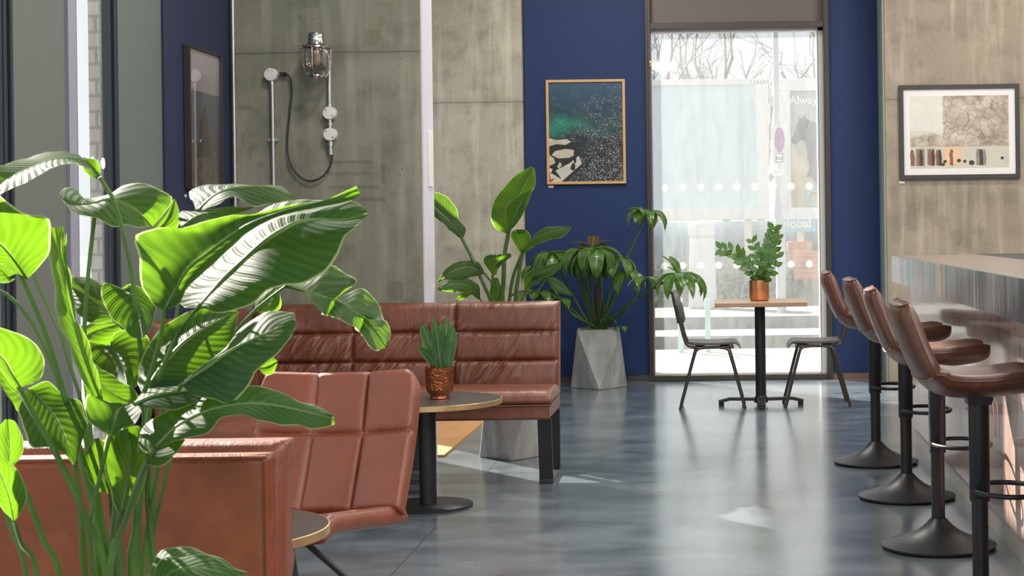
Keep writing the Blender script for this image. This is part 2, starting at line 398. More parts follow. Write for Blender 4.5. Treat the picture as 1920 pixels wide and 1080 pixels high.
# tall far window
w1 = empty('window_1', loc=(0, YB, 0), kind='structure')
f = MB()
f.box(FX0, GX0, -.03, .2, 0, 3.62).box(GX1, FX1, -.03, .2, 0, 3.62).box(GX0, GX1, -.03, .2, 0, .045).box(GX0, GX1, -.04, .2, 2.945, 2.995)
f.box(FX0 + .02, GX0, -.04, -.03, 0, 3.62).box(GX1 + .01, GX1 + .03, -.04, -.03, 0, 3.62)
f.build('window_frame', FRAME, w1, bevel=.003)
f = MB().box(GX0, GX1, .05, .1, 2.995, 3.62); f.build('header_panel', BROWN, w1)
f = MB().box(GX1 - .052, GX1 - .045, .04, .16, .045, 2.945).box(GX0, GX1, .04, .16, .03, .06).box(GX1 - .04, GX1, .05, .17, .06, 2.945).box(GX0, GX1, .05, .16, 2.925, 2.945)
f.build('white_reveal', WHITE, w1)
MB().box(GX0, GX1 - .05, .095, .105, .06, 2.93).build('pane', GLASS, w1)
for row, z in ((0, None), (1, None)):
    for i in range(9):
        px = 1246 + 33.9 * i; py = (352 - .011 * (px - 1246)) if row == 0 else (498.5 - .013 * (px - 1246))
        p = W(px, py, YB + .09)
        MB().lathe([(.029, -.001), (.029, .001)], (p.x, .088, p.z), 28, axis='Y').build('dot_sticker', dotm, w1)
br = MB().lathe([(.008, 0), (.014, .01), (.014, .02), (.009, .03)], (0, 0, 0), 16, axis='Z').lathe([(.016, -.02), (.004, .0)], (0, 0, 0), 16)
p = W(1219, 121, YB - .05); o = br.build('brass_catch', BRASS); o.location = p
tag(o, 'tiny brass catch on the left frame of the tall window', 'catch')
# door mat
MAT = simple('coir_mat_fibre', srgb(186, 140, 92), .95, var=.25, nscale=40, bump=.6, bscale=220)
o = MB().box(-2.55, -1.575, 9.42, 11.4, 0, .012).build('door_mat', MAT); tag(o, 'tan coir mat on the floor behind the concrete pier', 'mat')
# small plate on the pier end
a = W(811, 244, 9.1).z; c = W(811, 350, 9.1).z
o = MB().box(-1.583, -1.576, 9.08, 9.20, c, a).build('wall_plate', WHITE, bevel=.002)
tag(o, 'white rectangular plate on the pale edge of the front concrete pier', 'wall plate')
# ================================================================== BAR COUNTER
def m_tile():
    t = NT('ribbed_glazed_tile'); sep = t.n('ShaderNodeSeparateXYZ', {0: t.n('ShaderNodeTexCoord').outputs['Object']}); X, Y, Z = sep.outputs
    st = t.noise(t.co(scale=(0, 34, .35)), 2.0, 5, .7); st2 = t.noise(t.co(scale=(0, 9, .5)), 1.0, 3, .6)
    c = t.mix(t.ramp(st, [(.35, (0, 0, 0)), (.62, (1, 1, 1))]), (.34, .20, .155), (.66, .50, .43))
    c = t.mix(t.math('MULTIPLY', t.ramp(st2, [(.45, (0, 0, 0)), (.65, (1, 1, 1))]), .5), c, (.36, .17, .12))
    fy = t.math('FRACT', t.math('DIVIDE', Y, .135)); fz = t.math('FRACT', t.math('DIVIDE', t.math('SUBTRACT', Z, .103), .253))
    g = t.math('MAXIMUM', t.math('MULTIPLY', t.math('LESS_THAN', fy, .022), .5), t.math('LESS_THAN', fz, .014))
    fl = t.math('PINGPONG', t.math('MULTIPLY', Y, 74), .5)
    c = t.mix(t.math('MULTIPLY', g, .8), c, (.16, .11, .09))
    h = t.math('SUBTRACT', t.math('ADD', t.math('MULTIPLY', st, .8), t.math('MULTIPLY', fl, .5)), t.math('MULTIPLY', g, 1.5))
    return t.done(t.pbr(c, .22, 0, t.bump(h, .55, .004), Coat_Weight=.6, Coat_Roughness=.08))
def m_zinc():
    t = NT('brushed_zinc'); v = t.co(scale=(1, 3.5, .5))
    n = t.noise(v, 1.6, 5, .6, .8)
    c = t.mix(t.ramp(n, [(.35, (0, 0, 0)), (.7, (1, 1, 1))]), (.15, .24, .32), (.50, .58, .65))
    c = t.mix(t.math('MULTIPLY', t.ramp(t.noise(t.co(scale=(1, 7, .35)), 1.1, 3), [(.58, (0, 0, 0)), (.63, (1, 1, 1))]), .8), c, (.85, .42, .22))  # blue-grey and orange streaks are reflections painted into the metal's colour
    return t.done(t.pbr(c, .24, .9, t.bump(t.noise(t.co(scale=(1, 5, .7)), 1.5, 3), .5, .012)))
XF, XT, YE = 1.02, 1.13, 9.70
bar = empty('bar_counter', 'long bar counter with zinc fascia and ribbed pinkish tiles behind the stools', 'bar counter', loc=(1.13, 9.7, 0))
bar.location = (0, 0, 0)
MB().box(XT, 1.50, .8, YE, .103, .953).build('tiled_front', m_tile(), bar)
MB().box(XT + .015, 1.50, .8, YE, 0, .103).build('plinth', simple('cream_plinth', srgb(186, 178, 166), .35, var=.12, nscale=5), bar)
MB().box(XF, XF + .004, .8, YE, .955, 1.106).box(XF, 1.50, YE - .004, YE, .955, 1.106).build('fascia', m_zinc(), bar)
def m_top():
    t = NT('brown_stone_top'); n = t.noise(t.co(scale=(6, 1, 1)), 5, 6, .6, .6)
    c = t.mix(t.ramp(n, [(.3, (0, 0, 0)), (.7, (1, 1, 1))]), (.16, .12, .095), (.28, .22, .175))
    return t.done(t.pbr(c, .25, 0, t.bump(n, .1, .003)))
MB().box(XF + .004, 1.52, .8, YE - .004, .965, 1.108).build('worktop', m_top(), bar, bevel=.003)
o = MB().box(1.72, 2.6, 5.0, 11.0, 0, 1.085).build('dark_recess_block', BLACKW); tag(o, 'black block standing for the dark recess behind the bar top at right', 'dark recess block')  # black block added to show the shaded gap of the bar interior
# ================================================================== STOOLS
def stool(leather_m, label, x, y, rz, rzring=0, dz=0, lever=False):
    r = empty('bar_stool', label, 'bar stool', 'bar stools along the counter', (x, y, 0), rz)
    MB().lathe([(.0, .008), (.222, .008), (.229, .010), (.229, .016), (.215, .020), (.17, .032), (.125, .048), (.085, .068), (.055, .092), (.036, .112), (.031, .118), (0, .118)], n=64, cap=False).build('base', BLACK, r)
    MB().lathe([(.0, 0), (.218, 0), (.224, .008), (0, .009)], n=48, cap=False).build('base_ring', RUBBER, r)
    MB().lathe([(.027, .11), (.027, .42)], n=32).build('lower_column', BLACK, r)
    MB().lathe([(.031, .385), (.034, .39), (.034, .72)], n=32).lathe([(.033, .38), (.033, .41)], n=32).build('sleeve', BLACK, r)
    ring = [(.10 * math.cos(a) * 1.15 + .095, .155 * math.sin(a), .405 + .01) for a in [2 * PI * k / 48 for k in range(48)]]
    MB().tube(ring, .0085, 10, closed=True).bar((.02, 0, .41), (-.02, 0, .41), .05, .03).build('footrest', BLACK, r)
    MB().box(-.042, .042, -.042, .042, .714, .728).box(-.04, .04, -.04, .04, .70, .716).build('seat_plate', BLACK, r)
    if lever:
        MB().tube([(.03, -.10, .715), (.035, -.105, .66), (.036, -.105, .60), (.046, -.105, .60), (.047, -.105, .66), (.045, -.10, .715)], .003, 6).build('lever', CHROME, r)
    # upholstered shell
    cl = [(-.264, 1.035), (-.252, 1.0), (-.229, .935), (-.204, .87), (-.178, .815), (-.148, .780), (-.10, .765), (-.02, .760), (.07, .765), (.15, .775), (.20, .778)]
    wd = [.185, .200, .212, .218, .220, .222, .220, .216, .208, .190, .150]
    P = spline([(p[0], 0, p[1] + dz) for p in cl], 34); Wd = spline([(w_, 0, 0) for w_ in wd], 34)
    th = .037; nseg = 36; vs = []; rows = []
    N = len(P)
    for i in range(N):
        t = (P[min(i + 1, N - 1)] - P[max(0, i - 1)]).normalized(); nrm = Vector((t.z, 0, -t.x))
        if nrm.z < 0 or (abs(nrm.z) < .3 and nrm.x < 0): nrm = -nrm
        e = min(1, (i + .6) / 4, (N - 1 - i + .6) / 4); sc = math.sqrt(max(.05, 1 - (1 - e) ** 2))
        w_ = Wd[i].x * (.86 + .14 * sc); row = []
        for k in range(nseg):
            a = 2 * PI * k / nseg; ca, sa = math.cos(a), math.sin(a)
            px = w_ * (abs(ca) ** .55) * (1 if ca > 0 else -1); pz = th * sc * (abs(sa) ** .6) * (1 if sa > 0 else -1)
            fr = abs(px) / w_; cup = .030 * fr ** 2.6 * (.35 if i < 14 else 1)
            if sa > 0: pz -= .008 * (1 - fr ** 2) * 0 
            row.append(P[i] + Vector((0, px, 0)) + nrm * (pz + cup))
        rows.append(row)
    m = MB(); vs = [p for row in rows for p in row]
    fs = [(i * nseg + k, i * nseg + (k + 1) % nseg, (i + 1) * nseg + (k + 1) % nseg, (i + 1) * nseg + k) for i in range(N - 1) for k in range(nseg)]
    fs += [tuple(range(nseg))[::-1], tuple((N - 1) * nseg + k for k in range(nseg))]
    m.add(vs, fs, 0, [(p.y, p.z + p.x) for p in vs]); sh = m.build('seat_shell', leather_m, r, sharp=80)
    # piping seams down both sides and the cross seam on the back
    for sd in (0, nseg // 2):
        path = [rows[i][(sd + 1) % nseg if sd == 0 else sd - 1] for i in range(1, N - 1)]
        c0 = [rows[i][sd] for i in range(2, N - 2)]
        MB().tube(c0, .0035, 6).build('piping', leather_m, sh)
    i0 = 13; path = [rows[i0][k] * 1.0 for k in range(nseg // 2 + 1, nseg)]
    MB().tube([q + Vector((-.0015, 0, -.001)) for q in path], .003, 6).build('seam', THREAD, sh)
    MB().tube([rows[0][k] for k in range(nseg)] , .003, 6, closed=True).build('top_seam', leather_m, sh)
    return r
stool(LEA_STOOL_R, 'brown leather bar stool farthest from the camera, its back against the blue wall', .842, 8.95, 0)
stool(LEA_STOOL, 'brown leather bar stool, second from the far end of the counter', .878, 7.81, .03)
stool(LEA_STOOL, 'worn brown leather bar stool with bright sunlit back, second nearest the camera', .868, 6.61, -.04)
stool(LEA_STOOL, 'nearest brown leather bar stool, its seat cut by the right edge', .853, 5.45, 0, lever=True)
# ================================================================== CAFE TABLE AND CHAIRS
ct = empty('cafe_table', 'square wooden cafe table with black pedestal in front of the tall window', 'table', loc=(.2975, 11.9, 0))
def m_wood():
    t = NT('light_table_wood'); n = t.noise(t.co(scale=(2, 12, 12)), 2, 5, .6, .6)
    return t.done(t.pbr(t.mix(n, (.30, .17, .10), (.50, .32, .20)), .35))
MB().box(-.325, .325, -.325, .325, .722, .752).build('tabletop', m_wood(), ct, bevel=.003)
MB().box(-.15, .15, -.15, .15, .712, .7218).build('top_plate', BLACK, ct)
MB().lathe([(.038, .04), (.038, .715)], n=32).lathe([(.05, .02), (.05, .055), (.038, .07)], n=32).build('pedestal', BLACK, ct)
for k in range(4):
    a = k * PI / 2; d = Vector((math.cos(a), math.sin(a), 0))
    m = MB(); m.bar(d * .04 + Vector((0, 0, .045)), d * .23 + Vector((0, 0, .048)), .055, .022); m.bar(d * .225 + Vector((0, 0, .048)), d * .305 + Vector((0, 0, .028)), .05, .022)
    m.lathe([(.02, 0), (.02, .022)], tuple(d * .285), 16); m.build('foot', BLACK, ct, bevel=.004)
SEATG = simple('dark_grey_seat_ply', srgb(92, 90, 90), .42, var=.1, nscale=30)
def cafe_chair(label, x, y, rz):
    """faces +X"""
    r = empty('cafe_chair', label, 'chair', 'cafe chairs at the window table', (x, y, 0), rz)
    for s in (-1, 1):
        MB().tube(spline([(-.235, s * .185, 0), (-.13, s * .18, .38), (-.105, s * .175, .425), (-.06, s * .17, .434)], 14), .0115, 10).build('leg', GREYTUBE, r)
        MB().tube(spline([(.225, s * .185, 0), (.125, s * .18, .38), (.10, s * .175, .425), (.05, s * .17, .434)], 14), .0115, 10).build('leg', GREYTUBE, r)
        MB().tube(spline([(-.275, s * .165, .80), (-.235, s * .165, .64), (-.20, s * .165, .50), (-.175, s * .165, .452), (-.12, s * .165, .436), (.05, s * .165, .437), (.15, s * .165, .437)], 30), .011, 10).build('back_tube', GREYTUBE, r)
    m = MB()
    def seatf(u, v, o=0):
        x = -.175 + .375 * u; yy = (v - .5) * .38 * (1 - .18 * max(0, abs(u - .5) * 2 - .8) / .2)
        z = .452 + .012 * (math.cos((u - .5) * PI * 1.2) * -1) + .016 * math.sin(u * 3) * .6 - (.045 * ((u - .86) / .14) ** 2 if u > .86 else 0)
        return (x, yy, z + o + .006 * (abs(v - .5) * 2) ** 2)
    m.grid(lambda u, v: seatf(u, v, .014), 20, 8); m.grid(lambda u, v: seatf(u, v, 0), 20, 8, flip=True)
    m.grid(lambda u, v: seatf(u, 0, .014 * v), 20, 1, flip=True); m.grid(lambda u, v: seatf(u, 1, .014 * v), 20, 1)
    m.grid(lambda u, v: seatf(0, u, .014 * v), 8, 1); m.grid(lambda u, v: seatf(1, u, .014 * v), 8, 1, flip=True)
    m.build('seat', SEATG, r, fix=False)
    m = MB()
    def bf(u, v, o):
        z = .60 + .24 * v; k = 1 - .16 * (2 * v - 1) ** 4
        yy = (u - .5) * .39 * k; x = -.247 - .047 * v - .03 * (abs(u - .5) * 2) ** 2 * -1 + .0
        return (x + o, yy, z - .02 * (abs(u - .5) * 2) ** 4 * (1 if v > .5 else -1))
    N1 = 14
    m.grid(lambda u, v: bf(u, v, .022), N1, 8); m.grid(lambda u, v: bf(u, v, -.006), N1, 8, flip=True)
    m.grid(lambda u, v: bf(u, 0, -.006 + .028 * v), N1, 1); m.grid(lambda u, v: bf(u, 1, -.006 + .028 * v), N1, 1)
    m.grid(lambda u, v: bf(0, u, -.006 + .028 * v), 8, 1); m.grid(lambda u, v: bf(1, u, -.006 + .028 * v), 8, 1)
    m.build('backrest', SEATG, r)
    return r
cafe_chair('grey cafe chair left of the window table, facing right', -.045, 11.86, 0)
cafe_chair('grey cafe chair right of the window table, facing left', .69, 11.88, PI)
# ================================================================== ROUND TABLES
TOPM = simple('dark_table_laminate', (.075, .085, .078), .25, var=.3, nscale=5)
def round_table(label, x, y, kind):
    r = empty('round_table', label, 'table', 'round lounge tables with brass edged tops', (x, y, 0))
    MB().lathe([(.0, .503), (.346, .503)], n=72, cap=False).lathe([(0, .478), (.345, .478), (.345, .502)], n=72, cap=False).build('tabletop', TOPM, r)
    MB().lathe([(.346, .478), (.350, .479), (.350, .502), (.346, .503)], n=72, cap=False).build('edge_band', BRASS, r)
    if kind == 0:
        MB().lathe([(.04, .01), (.04, .478)], n=32).build('pedestal', BLACK, r)
        MB().lathe([(0, .0), (.206, .0), (.208, .004), (.208, .010), (.203, .013), (0, .014)], n=64, cap=False).build('base', BLACK, r)
    else:
        for k in range(3):
            a = -.62 + k * 2 * PI / 3; d = Vector((math.cos(a), math.sin(a), 0))
            MB().bar(d * .06 + Vector((0, 0, .47)), d * .40 + Vector((0, 0, .01)), .05, .012).build('leg', BLACK, r)
        MB().lathe([(.12, .468), (.12, .478)], n=32).build('mounting_plate', BLACK, r)
    return r
round_table('round brass edged table carrying the snake plant, in front of the long sofa', -1.372, 7.75, 0)
round_table('nearest round brass edged table, half hidden by the near bench back', -1.41, 4.44, 0)
# ================================================================== UPHOLSTERY
def cellprof(x, edges, sharp=.028):
    for a, c in zip(edges, edges[1:]):
        if a <= x <= c:
            d = min(x - a, c - x); e = min(1, d / sharp); return math.sqrt(max(0, 1 - (1 - e) ** 2)) * .75 + .25 * math.sin(PI * (x - a) / (c - a)), 1 - e
    return 0, 1
from mathutils.noise import noise as NOI
def quilt(name, mat, parent, place, Wd, H, T, cols, rows, bulge=.03, rb=.03, nu=90, nv=60, taper=0, crease=0.0, seed=0):
    """padded panel; place(x,z,d) -> world; x 0..W, z 0..H; d>0 towards the sitter"""
    rnd = random.Random(seed); ph = [rnd.uniform(0, 6.28) for _ in range(12)]
    def dep(x, z):
        a, _ = cellprof(x, cols); c, _ = cellprof(z, rows)
        e = min(x, Wd - x, z, H - z); q = max(0, 1 - e / rb)
        d = bulge * a * c - (rb * .8) * (1 - math.sqrt(max(0, 1 - q * q)))
        if crease:
            zr = [zz for zz in rows]; near = min(abs(z - zz) for zz in zr)
            amp = math.exp(-near / .035) * .6 + .25
            wv = 0
            for q_, (fr, sl_) in enumerate(((9, .8), (17, .9), (30, .6))):
                wx = x + .05 * NOI(Vector((x * 5, z * 5, seed + q_)))
                a_ = NOI(Vector(((wx - z * sl_ * (1 + .6 * NOI(Vector((x * 2.2, seed + 7, q_))))) * fr, (z + x * .2) * fr * .22, seed * 3.1 + q_)))
                wv += (max(0, 1 - abs(a_) * 3.2) ** 1.5) * (1, .8, .45)[q_]
            gate = max(0, .35 + NOI(Vector((x * 3.5, z * 6, seed + 20))) * 1.6)
            d += crease * (amp + .2) * wv * gate * min(1, e / .02)
        return d
    m = MB()
    m.grid(lambda u, v: place(u * Wd, v * H, dep(u * Wd, v * H)), nu, nv, uvfn=lambda u, v: (u * Wd, v * H))
    def bd(x, z):
        e = min(x, Wd - x, z, H - z); q = max(0, 1 - e / (rb * .6)); return -T + rb * .5 * (1 - math.sqrt(max(0, 1 - q * q)))
    m.grid(lambda u, v: place(u * Wd, v * H, bd(u * Wd, v * H)), nu, nv, uvfn=lambda u, v: (u * Wd, v * H), flip=True)
    for vv in (0, 1):
        m.grid(lambda u, v: place(u * Wd, vv * H, bd(u * Wd, vv * H) * (1 - v) + dep(u * Wd, vv * H) * v), nu, 4, uvfn=lambda u, v: (u * Wd, v * T))
        m.grid(lambda u, v: place(vv * Wd, u * H, bd(vv * Wd, u * H) * (1 - v) + dep(vv * Wd, u * H) * v), nv, 4, uvfn=lambda u, v: (v * T, u * H))
    o = m.build(name, mat, parent, sharp=60)
    import bmesh
    bm = bmesh.new(); bm.from_mesh(o.data); bmesh.ops.remove_doubles(bm, verts=bm.verts, dist=.0002); bmesh.ops.recalc_face_normals(bm, faces=bm.faces); bm.to_mesh(o.data); bm.free()
    return o
sofa = empty('corner_sofa', 'long brown leather corner sofa with channelled back and black steel legs', 'sofa', loc=(0, 0, 0))
x0, x1 = -2.485, -.848
quilt('backrest', LEA_SOFA, sofa, lambda x, z, d: Vector((x0 + x, 8.735 + z * .17 - d, .45 + z)), x1 - x0, .455, .085,
      [0, .545, 1.085, 1.637], [0, .15, .30, .455], .036, .03, 330, 110, crease=.018, seed=3)
# wing along the blue wall
quilt('backrest', LEA_SOFA, sofa, lambda x, z, d: Vector((-2.42 - z * .12 + d, 7.25 + x, .45 + z)), 1.40, .455, .06,
      [0, .545, 1.085, 1.40], [0, .15, .30, .455], .036, .03, 200, 80, crease=.018, seed=5)
def seatpad(xa, xb, ya, yb, za, zb, nm='seat', split=None):
    m = MB(); r = .035
    def f(u, v):
        return None
    W_, D_ = xb - xa, yb - ya
    quilt(nm, LEA_SOFA, sofa, lambda x, z, d: Vector((xa + x, ya + z, zb - .014 + d)), W_, D_, zb - za - .02, split or [0, W_], [0, D_], .02, .035, 120, 40, crease=.003, seed=9)
seatpad(-1.93, -.842, 8.27, 8.76, .405, .478, split=[0, 1.088])
seatpad(-2.46, -1.935, 6.95, 8.76, .405, .478)
m = MB().box(-1.93, -.855, 8.285, 8.86, .335, .41); m.build('seat_base', LEA_SOFA, sofa, bevel=.012)
m = MB().box(-2.46, -1.945, 6.97, 8.86, .335, .41); m.build('seat_base', LEA_SOFA, sofa, bevel=.012)
MB().tube([(-1.93, 8.279, .408), (-.85, 8.279, .408)], .005, 8).tube([(-.848, 8.285, .408), (-.848, 8.74, .408)], .005, 8).build('piping', LEA_SOFA, sofa)
def legframe(x, w=.07):
    m = MB(); t = .022
    m.bar((x, 8.34, .335), (x, 8.40, .012), w, t, up=(0, 1, 0)); m.bar((x, 8.80, .335), (x, 8.78, .012), w, t, up=(0, 1, 0)); m.bar((x, 8.38, .012), (x, 8.80, .012), w, .022)
    m.lathe([(.012, 0), (.012, .006)], (x, 8.40, -.0), 12)
    return m.build('leg', BLACK, sofa, bevel=.002)
legframe(-.885); legframe(-1.90)
for yy in (7.05, 8.2):
    MB().bar((-2.40, yy, .02), (-2.0, yy, .02), .05, .02).bar((-2.40, yy, .335), (-2.40, yy, .01), .05, .02, up=(1, 0, 0)).bar((-2.0, yy, .335), (-2.0, yy, .01), .05, .02, up=(1, 0, 0)).build('leg', BLACK, sofa)
# quilted lounge chair
ch = empty('lounge_chair', 'quilted brown leather lounge chair facing the camera', 'chair', loc=(0, 0, 0))
TL, TR, BR, BL = W(493, 699, 5.50), W(792, 693, 5.42), W(757, 962, 5.16), W(458, 966, 5.28)
nrmc = (TR - TL).cross(BL - TL).normalized()
if nrmc.y > 0: nrmc = -nrmc
HH = (TL - BL).length; WW = (TR - TL).length
def placec(x, z, d):
    u, v = x / WW, z / HH
    p = BL.lerp(BR, u).lerp(TL.lerp(TR, u), v)
    cx = min(u, 1 - u); rr = .10
    # round the upper corners
    e = max(0, 1 - cx / rr) ** 2 * max(0, (v - .8) / .2) ** 2
    p = p + Vector((0, 0, -1)) * .035 * e + (TR - TL).normalized() * (.02 * e * (1 if u < .5 else -1))
    curve = .028 * (2 * u - 1) ** 2 - .02 * math.sin(PI * v)
    return p + nrmc * (d + curve)
quilt('backrest', LEA_CHAIR, ch, placec, WW, HH, .05, [0, WW * .355, WW * .675, WW], [0, HH * .56, HH], .026, .026, 120, 110, crease=.0022, seed=11)
fdir = Vector((-.34, -.94, 0))
sb, sl = BR + Vector((.006, .05, .0)), BL + Vector((-.006, .05, .0))
def places(x, z, d):
    u, v = x / WW, z / .47
    p = sl.lerp(sb, u) + fdir * (.47 * v) + Vector((0, 0, .012 + .045 * v - .03 * math.sin(PI * u) * (1 - .3 * v) + .0 - .05 * max(0, v - .85) / .15 * .6))
    return p + Vector((0, 0, d))
quilt('seat', LEA_CHAIR, ch, places, WW, .47, .05, [0, WW * .355, WW * .675, WW], [0, .47], .014, .03, 80, 60, crease=.002, seed=12)
cc = (sl + sb) / 2 + fdir * .23
MB().lathe([(.10, .372), (.10, .384)], (cc.x, cc.y, 0), 24).build('mounting_plate', BLACK, ch)
for k in range(4):
    a = k * PI / 2 + .15; d = Vector((math.cos(a), math.sin(a), 0))
    MB().bar(Vector((cc.x, cc.y, .375)) + d * .03, Vector((cc.x, cc.y, .006)) + d * .42, .035, .012).build('leg', BLACK, ch)
# near bench, seen from behind
bn = empty('bench_sofa', 'brown leather bench seen from behind at bottom left', 'sofa', loc=(0, 0, 0))
bx0, bx1 = -2.35, -.945
quilt('back_shell', LEA_BACK, bn, lambda x, z, d: Vector((bx0 + x, 3.46 - d, .33 + z)), bx1 - bx0, .502, .05, [0, bx1 - bx0], [0, .502], .004, .012, 60, 40)
MB().tube([(bx0, 3.452, .828), (bx1 - .004, 3.452, .828), (bx1 - .002, 3.452, .34)], .0045, 8).build('piping', LEA_BACK, bn)
quilt('back_cushion', LEA_CHAIR, bn, lambda x, z, d: Vector((bx0 + x + .012, 3.64 + d - .03 * math.sin(z * 6), .33 + z)), bx1 - bx0 + .004, .520, .115, [0, .66, bx1 - bx0 + .004], [0, .18, .36, .520], .03, .045, 90, 50, crease=.005, seed=21)
m = MB()
for k, zz in enumerate((.848, .853)): pass
MB().tube(spline([(bx1 + .008 + .004 * math.sin(k * 2.1), 3.585 + .01 * math.sin(k),   .34 + .50 * k / 14) for k in range(15)], 60), .006, 8).build('cushion_piping', LEA_CHAIR, bn)
quilt('seat', LEA_CHAIR, bn, lambda x, z, d: Vector((bx0 + x, 3.62 + z, .37 + d)), bx1 - bx0 - .02, .45, .10, [0, .66, bx1 - bx0], [0, .5], .02, .04, 60, 30)
for xx in (bx0 + .08, bx1 - .08):
    MB().bar((xx, 3.55, .33), (xx, 3.55, .0), .05, .02, up=(0, 1, 0)).bar((xx, 4.02, .36), (xx, 4.02, .0), .05, .02, up=(0, 1, 0)).bar((xx, 3.55, .012), (xx, 4.02, .012), .05, .02).build('leg', BLACK, bn)
# ================================================================== PICTURES
def m_sea():
    t = NT('sea_photograph'); uv = t.co('UV'); sep = t.n('ShaderNodeSeparateXYZ', {0: uv}); U, V, _ = sep.outputs
    n = t.noise(t.co('UV', scale=(1, 2.2, 1), rot=(0, 0, -.25)), 9, 6, .65, .6)
    wob = t.math('ADD', V, t.math('MULTIPLY', t.math('SUBTRACT', t.noise(uv, 3, 4), .5), .35))
    left = t.math('ADD', wob, t.math('MULTIPLY', U, .0))
    c = t.ramp(left, [(.0, (.01, .013, .016)), (.40, (.008, .014, .018)), (.52, (.006, .05, .045)), (.64, (.008, .035, .045)), (.80, (.012, .045, .085)), (1, (.02, .07, .12))])
    teal = t.math('MULTIPLY', t.ramp(t.math('ABSOLUTE', t.math('SUBTRACT', left, .56)), [(0, (1, 1, 1)), (.13, (0, 0, 0))]), t.ramp(t.math('ADD', U, t.math('MULTIPLY', n, .3)), [(.35, (1, 1, 1)), (.85, (0, 0, 0))]))
    c = t.mix(teal, c, (.01, .20, .13))
    c = t.mix(t.math('MULTIPLY', t.ramp(n, [(.5, (0, 0, 0)), (.72, (1, 1, 1))]), .5), c, (.05, .12, .19))
    dots = t.ramp(t.vor(t.co('UV', scale=(1, 1.35, 1)), 62), [(.22, (1, 1, 1)), (.34, (0, 0, 0))])
    dens = t.ramp(t.math('ADD', t.noise(t.co('UV', scale=(1, 1.7, 1)), 5.5, 4, .7), t.math('MULTIPLY', t.math('SUBTRACT', t.math('SUBTRACT', U, V), .0), .16)), [(.47, (0, 0, 0)), (.56, (1, 1, 1))])
    low = t.ramp(V, [(0, (1, 1, 1)), (1, (.55, .55, .55))])
    c = t.mix(t.math('MULTIPLY', t.math('MULTIPLY', dots, dens), low), c, (.78, .68, .66))
    return t.done(t.pbr(c, .45, Coat_Weight=.08, Coat_Roughness=.05))
def m_rockpic():
    t = NT('rock_photograph'); uv = t.co('UV'); sep = t.n('ShaderNodeSeparateXYZ', {0: uv}); U, V, _ = sep.outputs
    wuv = t.n('ShaderNodeVectorMath', {0: t.co('UV', scale=(1.4, 1, 1)), 1: t.n('ShaderNodeVectorMath', {0: t.n('ShaderNodeTexNoise', {'Vector': uv, 'Scale': 4.0, 'Detail': 4}).outputs[1], 'Scale': .16}, operation='SCALE').outputs[0]}, operation='ADD').outputs[0]
    e = t.n('ShaderNodeTexVoronoi', {'Vector': wuv, 'Scale': 5.5}, feature='DISTANCE_TO_EDGE').outputs[0]
    e2 = t.n('ShaderNodeTexVoronoi', {'Vector': wuv, 'Scale': 13}, feature='DISTANCE_TO_EDGE').outputs[0]
    n = t.noise(t.co('UV', scale=(1, 2.5, 1)), 7, 7, .7, .6)
    c = t.mix(t.ramp(n, [(.3, (0, 0, 0)), (.7, (1, 1, 1))]), (.42, .34, .25), (.72, .66, .55))
    f1 = t.n('ShaderNodeTexVoronoi', {'Vector': wuv, 'Scale': 5.0}, feature='F1'); c = t.mix(t.ramp(f1.outputs[0], [(.32, (0, 0, 0)), (.62, (.6, .6, .6))]), c, (.30, .22, .15))
    c = t.mix(.25, c, t.mix(t.n('ShaderNodeSeparateColor', {0: f1.outputs[1]}).outputs[0], (.25, .17, .13), (.75, .68, .58)))
    c = t.mix(t.ramp(e, [(.0, (.65, .65, .65)), (.04, (0, 0, 0))]), c, (.14, .08, .07))
    sh_ = t.ramp(t.noise(wuv, 5, 6, .65), [(.52, (0, 0, 0)), (.66, (1, 1, 1))]); c = t.mix(t.math('MULTIPLY', sh_, .55), c, (.20, .12, .09))
    c = t.mix(t.math('MULTIPLY', t.ramp(e2, [(.0, (.8, .8, .8)), (.05, (0, 0, 0))]), .5), c, (.20, .12, .10))
    veg = t.math('MULTIPLY', t.ramp(t.math('ADD', V, t.math('MULTIPLY', t.noise(uv, 5, 5), .5)), [(1.02, (0, 0, 0)), (1.15, (1, 1, 1))]), t.ramp(U, [(.3, (0, 0, 0)), (.38, (1, 1, 1))]))
    c = t.mix(veg, c, t.ramp(t.noise(uv, 28, 5, .7), [(.35, (.10, .05, .05)), (.5, (.28, .26, .14)), (.65, (.62, .70, .74))]))
    sky_light = t.math('MULTIPLY', t.ramp(U, [(.325, (1, 1, 1)), (.34, (0, 0, 0))]), t.ramp(t.math('ADD', V, t.math('MULTIPLY', n, .2)), [(.50, (0, 0, 0)), (.62, (1, 1, 1))]))  # pale patch painted in as a window's reflection in the picture glass
    c = t.mix(t.math('MULTIPLY', sky_light, .82), c, (.74, .74, .68))
    c = t.mix(t.ramp(V, [(.29, (1, 1, 1)), (.30, (0, 0, 0))]), c, t.mix(n, (.50, .46, .36), (.66, .62, .52)))
    return t.done(t.pbr(c, .4, Coat_Weight=.25, Coat_Roughness=.05))
